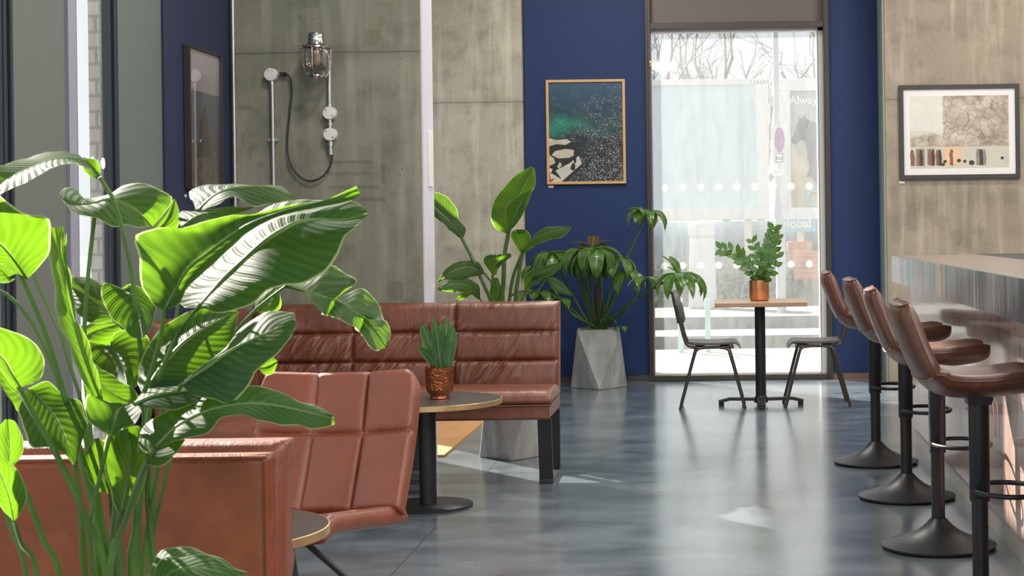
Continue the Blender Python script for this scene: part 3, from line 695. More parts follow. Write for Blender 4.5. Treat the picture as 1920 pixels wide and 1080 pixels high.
def m_cliff():
    t = NT('headland_photograph'); uv = t.co('UV'); sep = t.n('ShaderNodeSeparateXYZ', {0: uv}); U, V, _ = sep.outputs
    n = t.noise(t.co('UV', scale=(4, 2, 1)), 7, 7, .72, 1)
    c = t.ramp(V, [(.0, (.05, .035, .03)), (.32, (.045, .04, .045)), (.34, (.06, .062, .075)), (.70, (.10, .10, .12)), (.705, (.30, .26, .27)), (1, (.40, .37, .40))])
    c = t.mix(t.math('MULTIPLY', t.math('MULTIPLY', t.ramp(n, [(.5, (0, 0, 0)), (.6, (1, 1, 1))]), t.ramp(V, [(.25, (1, 1, 1)), (.4, (0, 0, 0))])), .8), c, (.26, .17, .11))
    c = t.mix(t.math('MULTIPLY', t.math('MULTIPLY', t.ramp(t.noise(t.co('UV', scale=(1, 5, 1)), 14, 5), [(.5, (0, 0, 0)), (.65, (1, 1, 1))]), t.ramp(V, [(.69, (1, 1, 1)), (.70, (0, 0, 0))])), .4), c, (.16, .16, .18))
    return t.done(t.pbr(c, .3, Coat_Weight=1.0, Coat_Roughness=.01, Coat_IOR=1.9))
def picture(name, label, matf, matp, w, h, loc, rz, fw, depth, mat_border=0, extras=None):
    r = empty(name, label, 'picture', loc=loc, rz=rz)   # local: faces -Y, origin centre
    f = MB(); W2, H2 = w / 2, h / 2
    f.box(-W2, W2, -depth, -.002, H2 - fw, H2).box(-W2, W2, -depth, -.002, -H2, -H2 + fw).box(-W2, -W2 + fw, -depth, -.002, -H2 + fw, H2 - fw).box(W2 - fw, W2, -depth, -.002, -H2 + fw, H2 - fw)
    f.build('frame', matf, r, bevel=.0015)
    a, c = W2 - fw, H2 - fw
    if mat_border: MB().box(-a, a, -depth * .55, -.003, -c, c).build('mount', simple('white_mount_card', (.80, .77, .76), .7, var=.02), r); a -= mat_border * 1.0; c -= mat_border * 1.05
    y = -depth * .6
    m = MB(); m.add([(-a, y, -c), (a, y, -c), (a, y, c), (-a, y, c), (-a, y + .004, -c), (a, y + .004, -c), (a, y + .004, c), (-a, y + .004, c)],
        [(0, 1, 2, 3), (7, 6, 5, 4), (0, 4, 5, 1), (1, 5, 6, 2), (2, 6, 7, 3), (3, 7, 4, 0)], 0, [(0, 0), (1, 0), (1, 1), (0, 1)] * 2)
    m.build('print', matp, r)
    if extras:
        ms, polys = extras; m = MB()
        for i, (mi, pl) in enumerate(polys):
            m.prism([(-a + u * 2 * a, -c + v * 2 * c) for u, v in pl], y - .0006 - .00005 * i, y, mi)
        m.build('print_detail', ms, r)
    return r
tl, br_ = W(1023, 150, 13.82), W(1174, 344, 13.82)
rocks = simple('pale_rock_print', (.50, .46, .36), .5, var=.45, nscale=30); rockd = simple('dark_rock_print', (.012, .012, .014), .5, var=.5)
slab = simple('slab_print', (.52, .50, .44), .5, var=.15, nscale=20); red = simple('red_print', (.35, .02, .02), .5)
picture('framed_picture', 'sparkling dark sea photograph in a light wood frame on the blue wall', OAK, m_sea(), (br_.x - tl.x), (tl.z - br_.z), ((tl.x + br_.x) / 2, YB, (tl.z + br_.z) / 2), 0, .022, .03, extras=(
    [rocks, rockd, slab, red], [
    (1, [(0, 0), (.24, 0), (.46, .16), (.42, .24), (.44, .30), (.36, .34), (.34, .40), (0, .44)]),
    (0, [(.0, .36), (.10, .38), (.22, .37), (.30, .40), (.24, .43), (.10, .42), (0, .44)]),
    (0, [(.03, .27), (.08, .31), (.22, .33), (.33, .32), (.35, .27), (.27, .24), (.12, .235)]),
    (0, [(0, .27), (.06, .24), (.08, .19), (0, .16)]), (0, [(.10, .15), (.14, .20), (.17, .17), (.13, .13)]),
    (0, [(.0, .14), (.04, .13), (.03, .10), (0, .09)]),
    (2, [(0, .08), (.28, .19), (.40, .26), (.44, .18), (.16, 0), (.02, 0)]), (1, [(.02, .09), (.07, .12), (.155, .035), (.15, .03)]),
    (1, [(.28, .13), (.31, .19), (.35, .17), (.345, .12), (.31, .11)]), (1, [(.33, .30), (.36, .31), (.365, .20), (.33, .17)]),
    (3, [(0, .01), (.05, .035), (.06, .02), (.01, 0)])]))
tl, br_ = W(1685, 160, 13.43), W(1913, 334, 13.43)
hum = [simple('figure_print', (.24, .10, .07), .5, var=.5, nscale=60), simple('dark_figure_print', (.05, .035, .03), .5, var=.4, nscale=60), simple('pale_print', (.55, .5, .46), .5), simple('orange_glow_print', (.75, .5, .3), .5), simple('grey_print', (.25, .23, .21), .5, var=.4, nscale=60)]
rnd = random.Random(4); polys = []
polys.append((4, [(.055, .03), (.145, .03), (.145, .27), (.055, .27)])); polys.append((4, [(.17, .05), (.245, .05), (.245, .27), (.17, .27)]))
polys.append((3, [(.34, .04), (.52, .04), (.52, .28), (.34, .28)])); polys.append((2, [(.95, .08), (1.0, .08), (1.0, .23), (.95, .23)]))
def fig(u, s, mi): return (mi, [(u - .02 * s, .04), (u + .02 * s, .03), (u + .028 * s, .14), (u + .018 * s, .20), (u + .012 * s, .25), (u - .012 * s, .26), (u - .026 * s, .18), (u - .018 * s, .12)])
for u, s, mi in ((.02, 1, 0), (.09, .8, 0), (.11, .7, 1), (.20, .9, 0), (.23, .7, 1), (.28, 1.1, 0), (.30, .7, 1), (.42, 1.1, 0), (.45, .9, 3), (.70, 1.1, 0), (.72, .9, 1), (.75, .7, 4), (.68, .7, 4)): polys.append(fig(u, s, mi))
for u, v, s in ((.35, .09, .02), (.49, .10, .022), (.55, .09, .018), (.62, .07, .03), (.93, .13, .018), (.33, .05, .02)):
    polys.append((1, [(u + s * math.cos(a), v + s * 1.2 * math.sin(a)) for a in [k * PI / 4 for k in range(8)]]))
picture('framed_picture', 'washed out beach rock photograph in a black frame on the concrete above the bar', BLACKW, m_rockpic(), (br_.x - tl.x), (tl.z - br_.z), ((tl.x + br_.x) / 2, 13.45, (tl.z + br_.z) / 2), 0, .036, .03, .052, extras=(hum, polys))
y0, y1 = 8.14, 8.67; zt, zb = W(347, 83, y0).z, W(347, 355, y0).z
tall = simple('headland_print', (.060, .045, .040), .4, var=.5, nscale=20, Coat_Weight=1.0, Coat_Roughness=.01, Coat_IOR=1.9)
picture('framed_picture', 'black framed dark headland photograph on the navy wall, reflecting the conduit', BLACKW, m_cliff(), y1 - y0, zt - zb, (XL, (y0 + y1) / 2, (zt + zb) / 2), PI / 2, .012, .036,
    extras=([tall], [(0, [(.22, .22), (.30, .36), (.36, .50), (.46, .59), (.52, .61), (.56, .57), (.60, .46), (.66, .34), (.74, .22)])]))
cardm = simple('white_card', (.8, .8, .78), .6); inkm = simple('grey_ink', (.3, .3, .32), .6)
for (px, py, Y, lb) in ((1033, 350, 13.845, 'small white caption card under the sea photograph'), (1691, 342, 13.445, 'small white caption card under the beach rock photograph')):
    p = W(px, py, Y); o = MB().box(-.022, .022, -.003, .006, -.009, .009).build('caption_card', cardm); o.location = p; tag(o, lb, 'label card')
p = W(347, 367, 8.15); o = MB().box(-.002, .003, -.01, .01, -.007, .007).build('caption_card', cardm); o.location = (XL, 8.15, p.z); tag(o, 'tiny white caption card on the navy wall at left', 'label card')
# ================================================================== WALL LAMP AND CONDUITS on the front pier (Y = 8.94)
YP = 8.94
def Q(px, py, off=.03): 
    v = W(px, py, YP - off); return v
cd = empty('conduit', 'galvanised conduit with round junction box on the concrete pier', 'pipe', loc=(0, 0, 0))
p = Q(508, 140); q0 = Q(511, 152); xx = p.x + .003
MB().tube([(xx, YP - .018, p.z - .03), (xx, YP - .018, .9)], .0105, 12).build('pipe', GALV, cd)
MB().lathe([(.035, -.0), (.035, -.04), (.033, -.044), (0, -.045)], (p.x, YP, p.z), 32, axis='Y', cap=False).build('junction_box', LIGHTDISC, cd)
MB().tube([(p.x + .03, YP - .02, p.z), (p.x + .062, YP - .02, p.z)], .0095, 12).tube([(p.x, YP - .018, p.z - .03), (p.x + .003, YP - .018, p.z - .055)], .014, 12).build('outlet', GALV, cd)
for dx, dz in ((-.012, -.018), (.013, -.018), (-.014, .019), (.012, .019)): MB().lathe([(.003, -.046), (.003, -.044)], (p.x + dx, YP, p.z + dz), 8, axis='Y').build('screw', GALV, cd)
cz = Q(511, 262).z
MB().tube([(xx, YP - .02, cz - .008), (xx, YP - .02, cz + .008)], .0145, 12).box(xx - .027, xx + .027, YP - .012, YP, cz - .009, cz + .009).lathe([(.006, -.018), (.006, -.01)], (xx - .02, YP, cz), 8, axis='Y').lathe([(.006, -.018), (.006, -.01)], (xx + .02, YP, cz), 8, axis='Y').build('clamp', GALV, cd)
lp = empty('wall_lamp', 'industrial chrome and glass bulkhead lamp on a conduit with two white discs', 'wall lamp', loc=(0, 0, 0))
sx_ = Q(619, 212).x
d1, d2 = Q(618, 212), Q(619, 252)
MB().tube(spline([Q(598, 70, .06) + Vector((0, .02, .0)), Q(606, 88, .03), Q(615, 105, .02), Q(617, 130, .02), Q(618, 212, .02)], 24), .0105, 12).tube([Q(618, 212, .02), Q(620, 285, .02)], .010, 12).build('pipe', CHROME, lp)
for d in (d1, d2):
    dd = MB().lathe([(.035, 0), (.035, -.042), (.033, -.046), (0, -.047)], (d.x, YP, d.z), 32, axis='Y', cap=False).build('cover_disc', LIGHTDISC, lp)
    for dx, dz in ((-.018, .016), (.018, -.016)): MB().lathe([(.0035, -.049), (.0035, -.046)], (d.x + dx, YP, d.z + dz), 8, axis='Y').build('screw', RUBBER, dd)
MB().tube([Q(618, 196, .02), Q(618, 200, .02)], .016, 12).tube([Q(619, 230, .02), Q(619, 236, .02)], .016, 12).tube([Q(620, 266, .02), Q(620, 274, .02)], .016, 12).tube([Q(620, 278, .02), Q(620, 290, .02)], .013, 12).build('coupling', GALV, lp)
c0 = Q(592, 72, .14); LX, LY = c0.x, c0.y
zt = Q(592, 62, .14).z; z1 = Q(592, 84, .14).z; z2 = Q(592, 146, .14).z
H_ = z1 - z2
MB().lathe([(.0, zt), (.038, zt), (.042, zt - .006), (.042, zt - .025), (.045, zt - .028), (.045, zt - .04), (.048, z1 + .004), (.05, z1), (.0, z1 - .002)], (LX, LY, 0), 36, cap=False).build('cap', CHROME, lp)
MB().lathe([(.070, z1 - .006), (.083, z1 - .010), (.085, z1 - .016), (.080, z1 - .022), (.070, z1 - .012)], (LX, LY, 0), 40, cap=False).build('collar', CHROME, lp)
t = NT('clear_lamp_glass'); gtr = t.n('ShaderNodeBsdfTransparent', {0: (.80, .77, .70)}); ggl = t.n('ShaderNodeBsdfGlossy', {0: (1, 1, 1), 'Roughness': .05})
lw = t.n('ShaderNodeLayerWeight', {0: .35})
LGLASS = t.done(t.n('ShaderNodeMixShader', {0: t.math('ADD', t.math('MULTIPLY', lw.outputs[1], .75), .05), 1: gtr.outputs[0], 2: ggl.outputs[0]}).outputs[0])
pf = [(.070, z1 - .014), (.074, z1 - .05), (.070, z1 - H_ * .62), (.060, z1 - H_ * .80), (.050, z2 + .012), (.040, z2 + .004), (.030, z2 + .006)]
gl_ = MB().lathe(pf, (LX, LY, 0), 40, cap=False); gl_.build('glass_bell', LGLASS, lp)
MB().lathe([(.050, z2 + .014), (.052, z2 + .008), (.046, z2 + .0), (.034, z2 + .002), (.032, z2 + .008)], (LX, LY, 0), 40, cap=False).build('glass_rim', CHROME, lp)
for k in range(3):
    a = .5 + k * 2 * PI / 3; ca, sa = math.cos(a), math.sin(a)
    MB().tube(spline([(LX + ca * .078, LY + sa * .078, z1 - .01), (LX + ca * .080, LY + sa * .080, z1 - .06), (LX + ca * .074, LY + sa * .074, z1 - H_ * .7), (LX + ca * .052, LY + sa * .052, z2 + .005)], 12), .0035, 6).build('guard_rod', CHROME, lp)
MB().lathe([(.012, z1 - .002), (.014, z1 - .03), (.024, z1 - .06), (.026, z1 - .085), (.016, z1 - .11), (0, z1 - .118)], (LX, LY, 0), 24, cap=False).build('bulb', simple('amber_bulb_glass', (.35, .26, .14), .2, .1), lp)
MB().bar((LX, LY, z1 + .008), (Q(606, 88, .03).x, YP - .01, z1 + .0), .02, .02).build('bracket', CHROME, lp)
cb = MB().tube(spline([Q(520, 139, .02), Q(537, 139, .02), Q(545, 150, .022), Q(547, 175, .022), Q(543, 215, .022), Q(539, 260, .022), Q(540, 290, .022), Q(548, 315, .022), Q(566, 334, .022), Q(585, 339.5, .022), Q(606, 330, .022), Q(619, 311, .022), Q(623, 292, .022), Q(620, 285, .02)], 70), .0048, 8).build('cable', RUBBER)
tag(cb, 'looping black cable between junction box and wall lamp', 'cable')
MB().tube([Q(525, 139, .02), Q(537, 139, .02)], .011, 12).build('cable_gland', RUBBER, cb)
p = W(437, 200, 8.9)
o = MB().tube([(p.x, 8.915, ZC - .01), (p.x, 8.915, .5)], .0105, 12); r = empty('conduit', 'long thin steel conduit in the corner beside the navy wall', 'pipe'); o.build('pipe', GALV, r)
zc_ = W(440, 368, 8.9).z; MB().box(p.x - .022, p.x + .022, 8.915, 8.94, zc_ - .012, zc_ + .012).tube([(p.x, 8.915, zc_ - .01), (p.x, 8.915, zc_ + .01)], .015, 10).build('clamp', GALV, r)
# ================================================================== EXTERIOR
PAVE = simple('pale_paving', (.29, .275, .26), .85, var=.16, nscale=1.2); ROADM = simple('road_asphalt', (.25, .25, .245), .9, var=.12, nscale=.8)
struct(MB().box(-60, 60, 14.1, 17.9, -.25, -.03).box(-60, -2.9, -20, 14.1, -.25, -.03).build('pavement', PAVE))
struct(MB().box(-60, 60, 18.2, 90, -.2, .06).build('street_ground', ROADM))
o = struct(MB().box(-60, 60, 17.9, 18.2, -.25, .10).box(-60, 60, 19.8, 20.1, -.1, .20).box(-60, 60, 20.1, 22.4, -.1, .19).build('kerb_steps', simple('kerb_stone', (.20, .20, .195), .85, var=.15, nscale=6)))
WB = simple('billboard_white', (.80, .80, .79), .6, var=.02)
def board(label, x0, x1, z0, z1, Y, fr, fm, pm, frt=None):
    r = empty('billboard', label, 'billboard', loc=(0, 0, 0)); frt = frt or fr
    m = MB().box(x0, x1, Y, Y + .18, z0, z0 + fr).box(x0, x1, Y, Y + .18, z1 - frt, z1).box(x0, x0 + fr, Y, Y + .18, z0 + fr, z1 - frt).box(x1 - fr, x1, Y, Y + .18, z0 + fr, z1 - frt)
    m.build('frame', fm, r, bevel=.01); MB().box(x0 + fr, x1 - fr, Y + .05, Y + .12, z0 + fr, z1 - frt).build('panel', pm, r)
    for xx in (x0 + .35, x1 - .35): MB().box(xx - .06, xx + .06, Y + .19, Y + .31, .05, z1 - .3).build('post', GALV, r)
    return r
YB1 = 27.0
a, c = W(1200, 150, YB1), W(1443, 411, YB1)
bb = board('large blank pale blue street billboard with thick white frame, outside the window', a.x - 1.6, c.x, c.z, a.z, YB1, .2, WB, simple('pale_blue_poster', (.66, .77, .82), .5, var=.03, nscale=.6), .10)
p = W(1406, 157, YB1); text('board_number', '145604', .085, (p.x, YB1 - .003, p.z), inkm, bb, space=1.25)
a, c = W(1458, 148, YB1), W(1600, 411, YB1)
def m_poster():
    t = NT('horse_poster'); sep = t.n('ShaderNodeSeparateXYZ', {0: t.n('ShaderNodeTexCoord').outputs['Object']}); X, Y, Z = sep.outputs
    n = t.noise(t.co(), 3, 6, .6); h = t.math('ADD', Z, t.math('MULTIPLY', n, .5))
    c = t.ramp(t.math('DIVIDE', h, 4.2), [(.38, (.42, .40, .28)), (.58, (.56, .48, .30)), (.72, (.50, .50, .47)), (.9, (.42, .46, .50))])
    return t.done(t.pbr(c, .6))
b2 = board('street billboard with a dark horse and the word Always, outside the window', a.x, c.x, c.z, a.z, YB1, .20, WB, m_poster())
def poly_px(pts, Y): return [(W(x, y, Y).x, W(x, y, Y).z) for x, y in pts]
horse = [(1497, 217), (1501, 223), (1505, 221), (1508, 215), (1511, 222), (1522, 229), (1535, 232), (1560, 240), (1580, 260), (1580, 400), (1556, 400), (1546, 345), (1541, 346), (1542, 368), (1534, 384), (1536, 360), (1531, 345), (1524, 334), (1520, 330), (1512, 332), (1514, 326), (1518, 318), (1517, 305), (1513, 298), (1514, 288), (1512, 272), (1508, 262), (1500, 262), (1496, 268), (1492, 270), (1486, 268), (1484, 263), (1487, 256), (1490, 246), (1495, 230), (1499, 225)]
m = MB().prism(poly_px(horse, YB1 + .04), YB1 + .035, YB1 + .05); m.build('horse_print', simple('dark_horse_print', (.15, .155, .17), .6, var=.2, nscale=3), b2)
p = W(1480, 195, YB1 + .03); text('board_lettering', 'Always', .185, (p.x, YB1 + .04, p.z), WB, b2, bold=.004)
LB = simple('light_blue_sign', (.30, .55, .66), .5, var=.04)
MB().tube([W(1524 + 10 * math.cos(a_), 372 + 13 * math.sin(a_), YB1 + .03) for a_ in [PI * .3 + k * .3 for k in range(14)]] + [W(1545, 360, YB1 + .03)], .022, 8).build('ribbon_print', LB, b2)
a, c = W(1466, 411, YB1), W(1529, 434, YB1)
sg = empty('sign', 'light blue sign reading global, fixed under the horse billboard', 'sign'); MB().box(a.x, c.x, YB1 - .02, YB1 + .1, c.z, a.z - .005).build('sign_panel', LB, sg)
p = W(1465, 427, YB1 - .03); text('sign_lettering', 'global', .21, (p.x, YB1 - .025, p.z), WB, sg, bold=.009)
# hoarding under the boards
HO = simple('blue_grey_hoarding', (.30, .36, .42), .8, var=.3, nscale=1.5)
hf = MB()
o = MB().box(-2.2, 5.2, 27.5, 27.6, .06, 1.36).build('hoarding', HO); tag(o, 'grey blue timber hoarding below the billboards', 'fence')
# stone gate post
gp = empty('stone_post', 'pale stone gate post with domed cap, outside the window', 'gate post')
a = W(1293, 600, 22.0); c = W(1341, 415, 22.0); cx = W(1317, 500, 22.0).x; hw = (c.x - a.x) / 2
z0, z1 = .19, c.z
STN = simple('pale_painted_stone', (.70, .71, .72), .8, var=.12, nscale=4)
def taper(m, x, y, w0, w1, za, zb):
    v = [(x + sx * w_, y + sy * w_, z) for z, w_ in ((za, w0), (zb, w1)) for sx, sy in ((-1, -1), (1, -1), (1, 1), (-1, 1))]
    return m.add(v, [(3, 2, 1, 0), (4, 5, 6, 7), (0, 1, 5, 4), (1, 2, 6, 5), (2, 3, 7, 6), (3, 0, 4, 7)])
m = MB(); taper(m, cx, 22.2, hw * 1.06, hw * .90, z0, z1 - .22); m.build('shaft', STN, gp, bevel=.015)
m = MB(); taper(m, cx, 22.2, hw * .90, hw * .90, z1 - .22, z1 - .19); taper(m, cx, 22.2, hw * .98, hw * .98, z1 - .19, z1 - .06); m.lathe([(hw * .98, z1 - .06), (hw * .9, z1 - .02), (hw * .5, z1 + .012), (0, z1 + .02)], (cx, 22.2, 0), 24, cap=False); m.build('cap', STN, gp, bevel=.012)
TEAL = simple('faded_teal_paint', (.40, .62, .60), .7, var=.2, nscale=10)
for px, lb in ((1276, 'left of two faded teal posts by the stone gate post'), (1327, 'right of two faded teal posts by the stone gate post')):
    a = W(px - 4.5, 640, 17.3); c = W(px + 4.5, 560, 17.3)
    o = MB().box(a.x, c.x, 17.3, 17.36, -.03, c.z).build('teal_post', TEAL, bevel=.008); tag(o, lb, 'post')
# lamp post with signs
YL = 20.6; x0 = W(1453, 300, YL).x; x1 = W(1462, 300, YL).x; xm = (x0 + x1) / 2
STE = simple('grey_street_steel', (.46, .50, .53), .5, .3, var=.1)
lpst = empty('lamp_post', 'grey street lamp post standing between the two billboards', 'lamp post')
MB().tube([(xm, YL + .1, 1.5), (xm, YL + .1, 7.5)], .034, 16).build('pole', STE, lpst)
MB().tube([(xm + .03, YL + .1, .19), (xm + .03, YL + .1, 1.28), (xm, YL + .1, 1.42), (xm, YL + .1, 1.6)], [.062, .062, .055, .036], 16).build('pole_base', STE, lpst)
MB().tube([(xm, YL + .1, 7.5), (xm + .3, YL + .1, 7.9), (xm + 1.1, YL + .1, 8)], .03, 10).box(xm + 1.0, xm + 1.6, YL, YL + .2, 7.92, 8.04).build('lamp_head', STE, lpst)
a, c = W(1449, 236, YL - .05), W(1473, 306, YL - .05)
rs = empty('road_sign', 'no stopping road sign plate marked End on the lamp post', 'sign')
def rrect(x0, x1, z0, z1, r, n=5):
    pts = []
    for cx_, cz_, a0 in ((x1 - r, z1 - r, 0), (x0 + r, z1 - r, PI / 2), (x0 + r, z0 + r, PI), (x1 - r, z0 + r, 1.5 * PI)):
        for k in range(n + 1): an = a0 + PI / 2 * k / n; pts.append((cx_ + r * math.cos(an), cz_ + r * math.sin(an)))
    return pts
SGG = simple('grey_sign_plate', (.58, .66, .70), .5, var=.04)
MB().prism(rrect(a.x, c.x, c.z, a.z, .025), YL - .05, YL - .035).box(a.x - .012, a.x - .003, YL - .05, YL + .0, c.z + .03, a.z).build('plate', SGG, rs)
MB().box(xm - .05, xm + .05, YL - .034, YL + .06, a.z - .12, a.z - .09).build('bracket', BLACK, rs)
ce = W(1461.5, 262, YL - .05); rx, rz_ = .062, .155
def ell(rx, rz, n=36): return [(ce.x + rx * math.cos(2 * PI * k / n), ce.z + rz * math.sin(2 * PI * k / n)) for k in range(n)]
REDM = simple('sign_red', (.62, .05, .08), .5, var=.03); BLUM = simple('sign_blue', (.03, .26, .60), .5, var=.03)
MB().prism(ell(rx, rz_), YL - .053, YL - .05).build('red_ring', REDM, rs); MB().prism(ell(rx * .80, rz_ * .84), YL - .055, YL - .053).build('blue_disc', BLUM, rs)
k = .62
MB().bar((ce.x - rx * k, YL - .056, ce.z - rz_ * k), (ce.x + rx * k, YL - .056, ce.z + rz_ * k), .002, .018).bar((ce.x - rx * k, YL - .0565, ce.z + rz_ * k), (ce.x + rx * k, YL - .0565, ce.z - rz_ * k), .002, .018).build('red_cross', REDM, rs)
a = W(1454.5, 288, YL - .06); c = W(1468, 304, YL - .06)
MB().box(a.x, c.x, YL - .056, YL - .05, c.z, a.z).build('end_plate_edge', BLACK, rs); MB().box(a.x + .006, c.x - .006, YL - .058, YL - .05, c.z + .006, a.z - .006).build('end_plate', WB, rs)
text('sign_lettering', 'End', .062, (a.x + .009, YL - .0585, c.z + .03), RUBBER, rs, sx=.72, ext=.0005, bold=.001)
a = W(1448, 318, YL - .05); c = W(1469, 329, YL - .05)
ns = empty('notice_plate', 'small white notice plate on the lamp post below the road sign', 'sign'); MB().box(a.x, c.x, YL - .05, YL - .04, c.z, a.z).build('plate', WB, ns)
MB().box(xm - .02, xm + .02, YL - .04, YL + .06, c.z + .02, c.z + .04).build('bracket', STE, ns)
for i in range(3): MB().box(a.x + .02, c.x - .02 - .02 * i, YL - .052, YL - .05, a.z - .022 - .018 * i, a.z - .016 - .018 * i).build('lettering', simple('faint_grey_ink', (.5, .45, .45), .6), ns)
# orange planter crates and street bins
OR = simple('faded_orange_timber', (.62, .30, .16), .8, var=.25, nscale=5)
a, c = W(1491, 525, 24.5), W(1536, 471, 24.5)
pc = empty('street_planter', 'faded orange timber street planter outside the window', 'planter'); m = MB()
m.box(a.x, c.x, 24.5, 25.2, a.z, c.z).build('box', OR, pc, bevel=.01)
for i in range(5): zz = a.z + .03 + i * (c.z - a.z - .03) / 5; MB().box(a.x - .01, c.x + .01, 24.48, 24.5, zz, zz + .05).build('slat', OR, pc)
a, c = W(1476, 470, 26.9), W(1522, 452, 26.9); o = MB().box(a.x, c.x, 26.82, 26.97, .06, c.z).build('brick_ledge', OR, bevel=.02); tag(o, 'low orange ledge behind the orange street planter', 'ledge')
# planting bed: grasses and shrubs
GR1 = simple('dry_grass_blades', (.50, .50, .38), .8, var=.35, nscale=3); GR2 = simple('grey_green_shrub_leaves', (.26, .32, .24), .8, var=.4, nscale=2)
rnd = random.Random(31)
def grass(n, x0, x1, y0, y1, h0, h1, mat, nm, label, zb=.06):
    m = MB()
    for i in range(n):
        x, y = rnd.uniform(x0, x1), rnd.uniform(y0, y1); h = rnd.uniform(h0, h1); dx, dy = rnd.gauss(0, .22) * h, rnd.gauss(0, .2) * h; w_ = .008
        p = [Vector((x, y, zb)), Vector((x + dx * .35, y + dy * .3, zb + h * .6)), Vector((x + dx, y + dy, zb + h))]
        m.add([p[0] - Vector((w_, 0, 0)), p[0] + Vector((w_, 0, 0)), p[1] - Vector((w_ * .8, 0, 0)), p[1] + Vector((w_ * .8, 0, 0)), p[2]], [(0, 1, 3, 2), (2, 3, 4)])
    o = m.build(nm, mat, fix=False); return tag(o, label, 'grass', kind='stuff')
grass(1500, -1.5, 2.6, 25.3, 26.75, .4, .9, GR1, 'dry_grass', 'dry pale grasses growing in the bed before the hoarding')
def shrub(x, y, r, h, label, mat=GR2, n=700):
    m = MB()
    for i in range(n):
        a, b_, rr = rnd.uniform(0, 6.28), rnd.uniform(0, 1), rnd.uniform(.3, 1) ** .5
        p = Vector((x + r * rr * math.cos(a) * math.sqrt(1 - b_ * b_ * .8), y + r * .7 * rr * math.sin(a), .06 + h * (b_ * .9 + .05) * rr)); s = rnd.uniform(.02, .05)
        d = Vector((rnd.gauss(0, 1), rnd.gauss(0, 1), rnd.gauss(0, 1))).normalized(); e = d.orthogonal().normalized()
        m.add([p - d * s, p + e * s * .5, p + d * s, p - e * s * .5], [(0, 1, 2, 3)])
    r_ = empty('shrub', label, 'shrub', 'shrubs in the street bed', loc=(0, 0, 0)); m.build('foliage', mat, r_, fix=False)
    for k in range(4): a = k * 1.6; MB().tube([(x, y, .05), (x + r * .5 * math.cos(a), y + r * .4 * math.sin(a), h * .6)], .01, 5).build('branch', GR1, r_)
for x, y, r_, h, lb in ((W(1258, 500, 25).x, 25, .35, .75, 'grey green shrub left of the stone gate post'), (W(1372, 500, 25.2).x, 25.2, .35, .65, 'grey green shrub right of the stone gate post'), (W(1425, 500, 25.4).x, 25.4, .3, .6, 'grey green shrub behind the copper potted plant'), (W(1478, 500, 25).x, 25, .25, .62, 'grey green shrub beside the orange planter')): shrub(x, y, r_, h, lb)
# bare trees
BK = simple('bare_bark', (.30, .28, .26), .9, var=.3)
def tree(x, y, h, seed, label):
    rd = random.Random(seed); m = MB(); tr = MB()
    def br(p, d, L, r, lv, tgt):
        n = 4; pts = [p]; q = p.copy(); dd = d.copy()
        for i in range(n):
            dd = (dd + Vector((rd.gauss(0, .13), rd.gauss(0, .13), rd.gauss(.05, .08)))).normalized(); q = q + dd * L / n; pts.append(q.copy())
        tgt.tube(pts, [r * (1 - .45 * i / n) for i in range(n + 1)], 5 if lv < 3 else 3, cap=False)
        if lv < 5:
            for i in range(3 if lv else 5):
                k = rd.randint(1 if lv else 2, n); nd = (dd + Vector((rd.gauss(0, .6), rd.gauss(0, .5), rd.gauss(.1, .35)))).normalized()
                br(pts[k], nd, L * rd.uniform(.5, .75), r * .5, lv + 1, m)
    br(Vector((x, y, .05)), Vector((0, 0, 1)), h * .42, .12, 0, tr)
    r_ = empty('bare_tree', label, 'tree', 'leafless trees beyond the billboards', loc=(0, 0, 0)); tr.build('trunk', BK, r_, fix=False); m.build('branches', BK, r_, fix=False)
for i, (px, Y, h, lb) in enumerate(((1250, 33, 7.5, 'leafless tree above the left of the blank billboard'), (1352, 36, 7.2, 'leafless tree above the middle of the blank billboard'), (1418, 31, 6.4, 'leafless tree just left of the lamp post'), (1505, 33, 7.8, 'leafless tree above the horse billboard'))):
    tree(W(px, 200, Y).x, Y, h, 40 + i, lb)
# brick wall seen through the left slot window
def m_brick():
    t = NT('grey_brick'); tc = t.n('ShaderNodeTexCoord'); sep = t.n('ShaderNodeSeparateXYZ', {0: tc.outputs['Object']}); cmb = t.n('ShaderNodeCombineXYZ', {0: t.math('ADD', sep.outputs[0], t.math('ADD', sep.outputs[1], .055)), 1: sep.outputs[2]})
    n = t.noise(t.co(), 25, 5)
    bk = t.n('ShaderNodeTexBrick', {'Vector': cmb.outputs[0], 'Color1': (.30, .30, .29, 1), 'Color2': (.42, .42, .40, 1), 'Mortar': (.045, .045, .05, 1), 'Scale': 1.0, 'Mortar Size': .008, 'Brick Width': .21, 'Row Height': .075})
    return t.done(t.pbr(t.mix(t.math('MULTIPLY', n, .5), bk.outputs[0], (.22, .22, .21)), .9, 0, t.bump(t.math('SUBTRACT', t.math('MULTIPLY', n, .5), bk.outputs[1]), .6, .01)))
struct(MB().box(W(167, 200, 7.80).x, XL - .035, 7.80, 7.86, -.1, ZC + 1).box(W(167, 200, 7.80).x, XL - .2, 7.86, 8.9, -.1, ZC + 1).build('wall_outside_brick', m_brick()))
# building across the side street, hazy and pale
struct(MB().box(-14, -13, -15, 8, -.1, 1.0).build('wall_street_low', simple('pale_render', (.7, .7, .7), .8)))
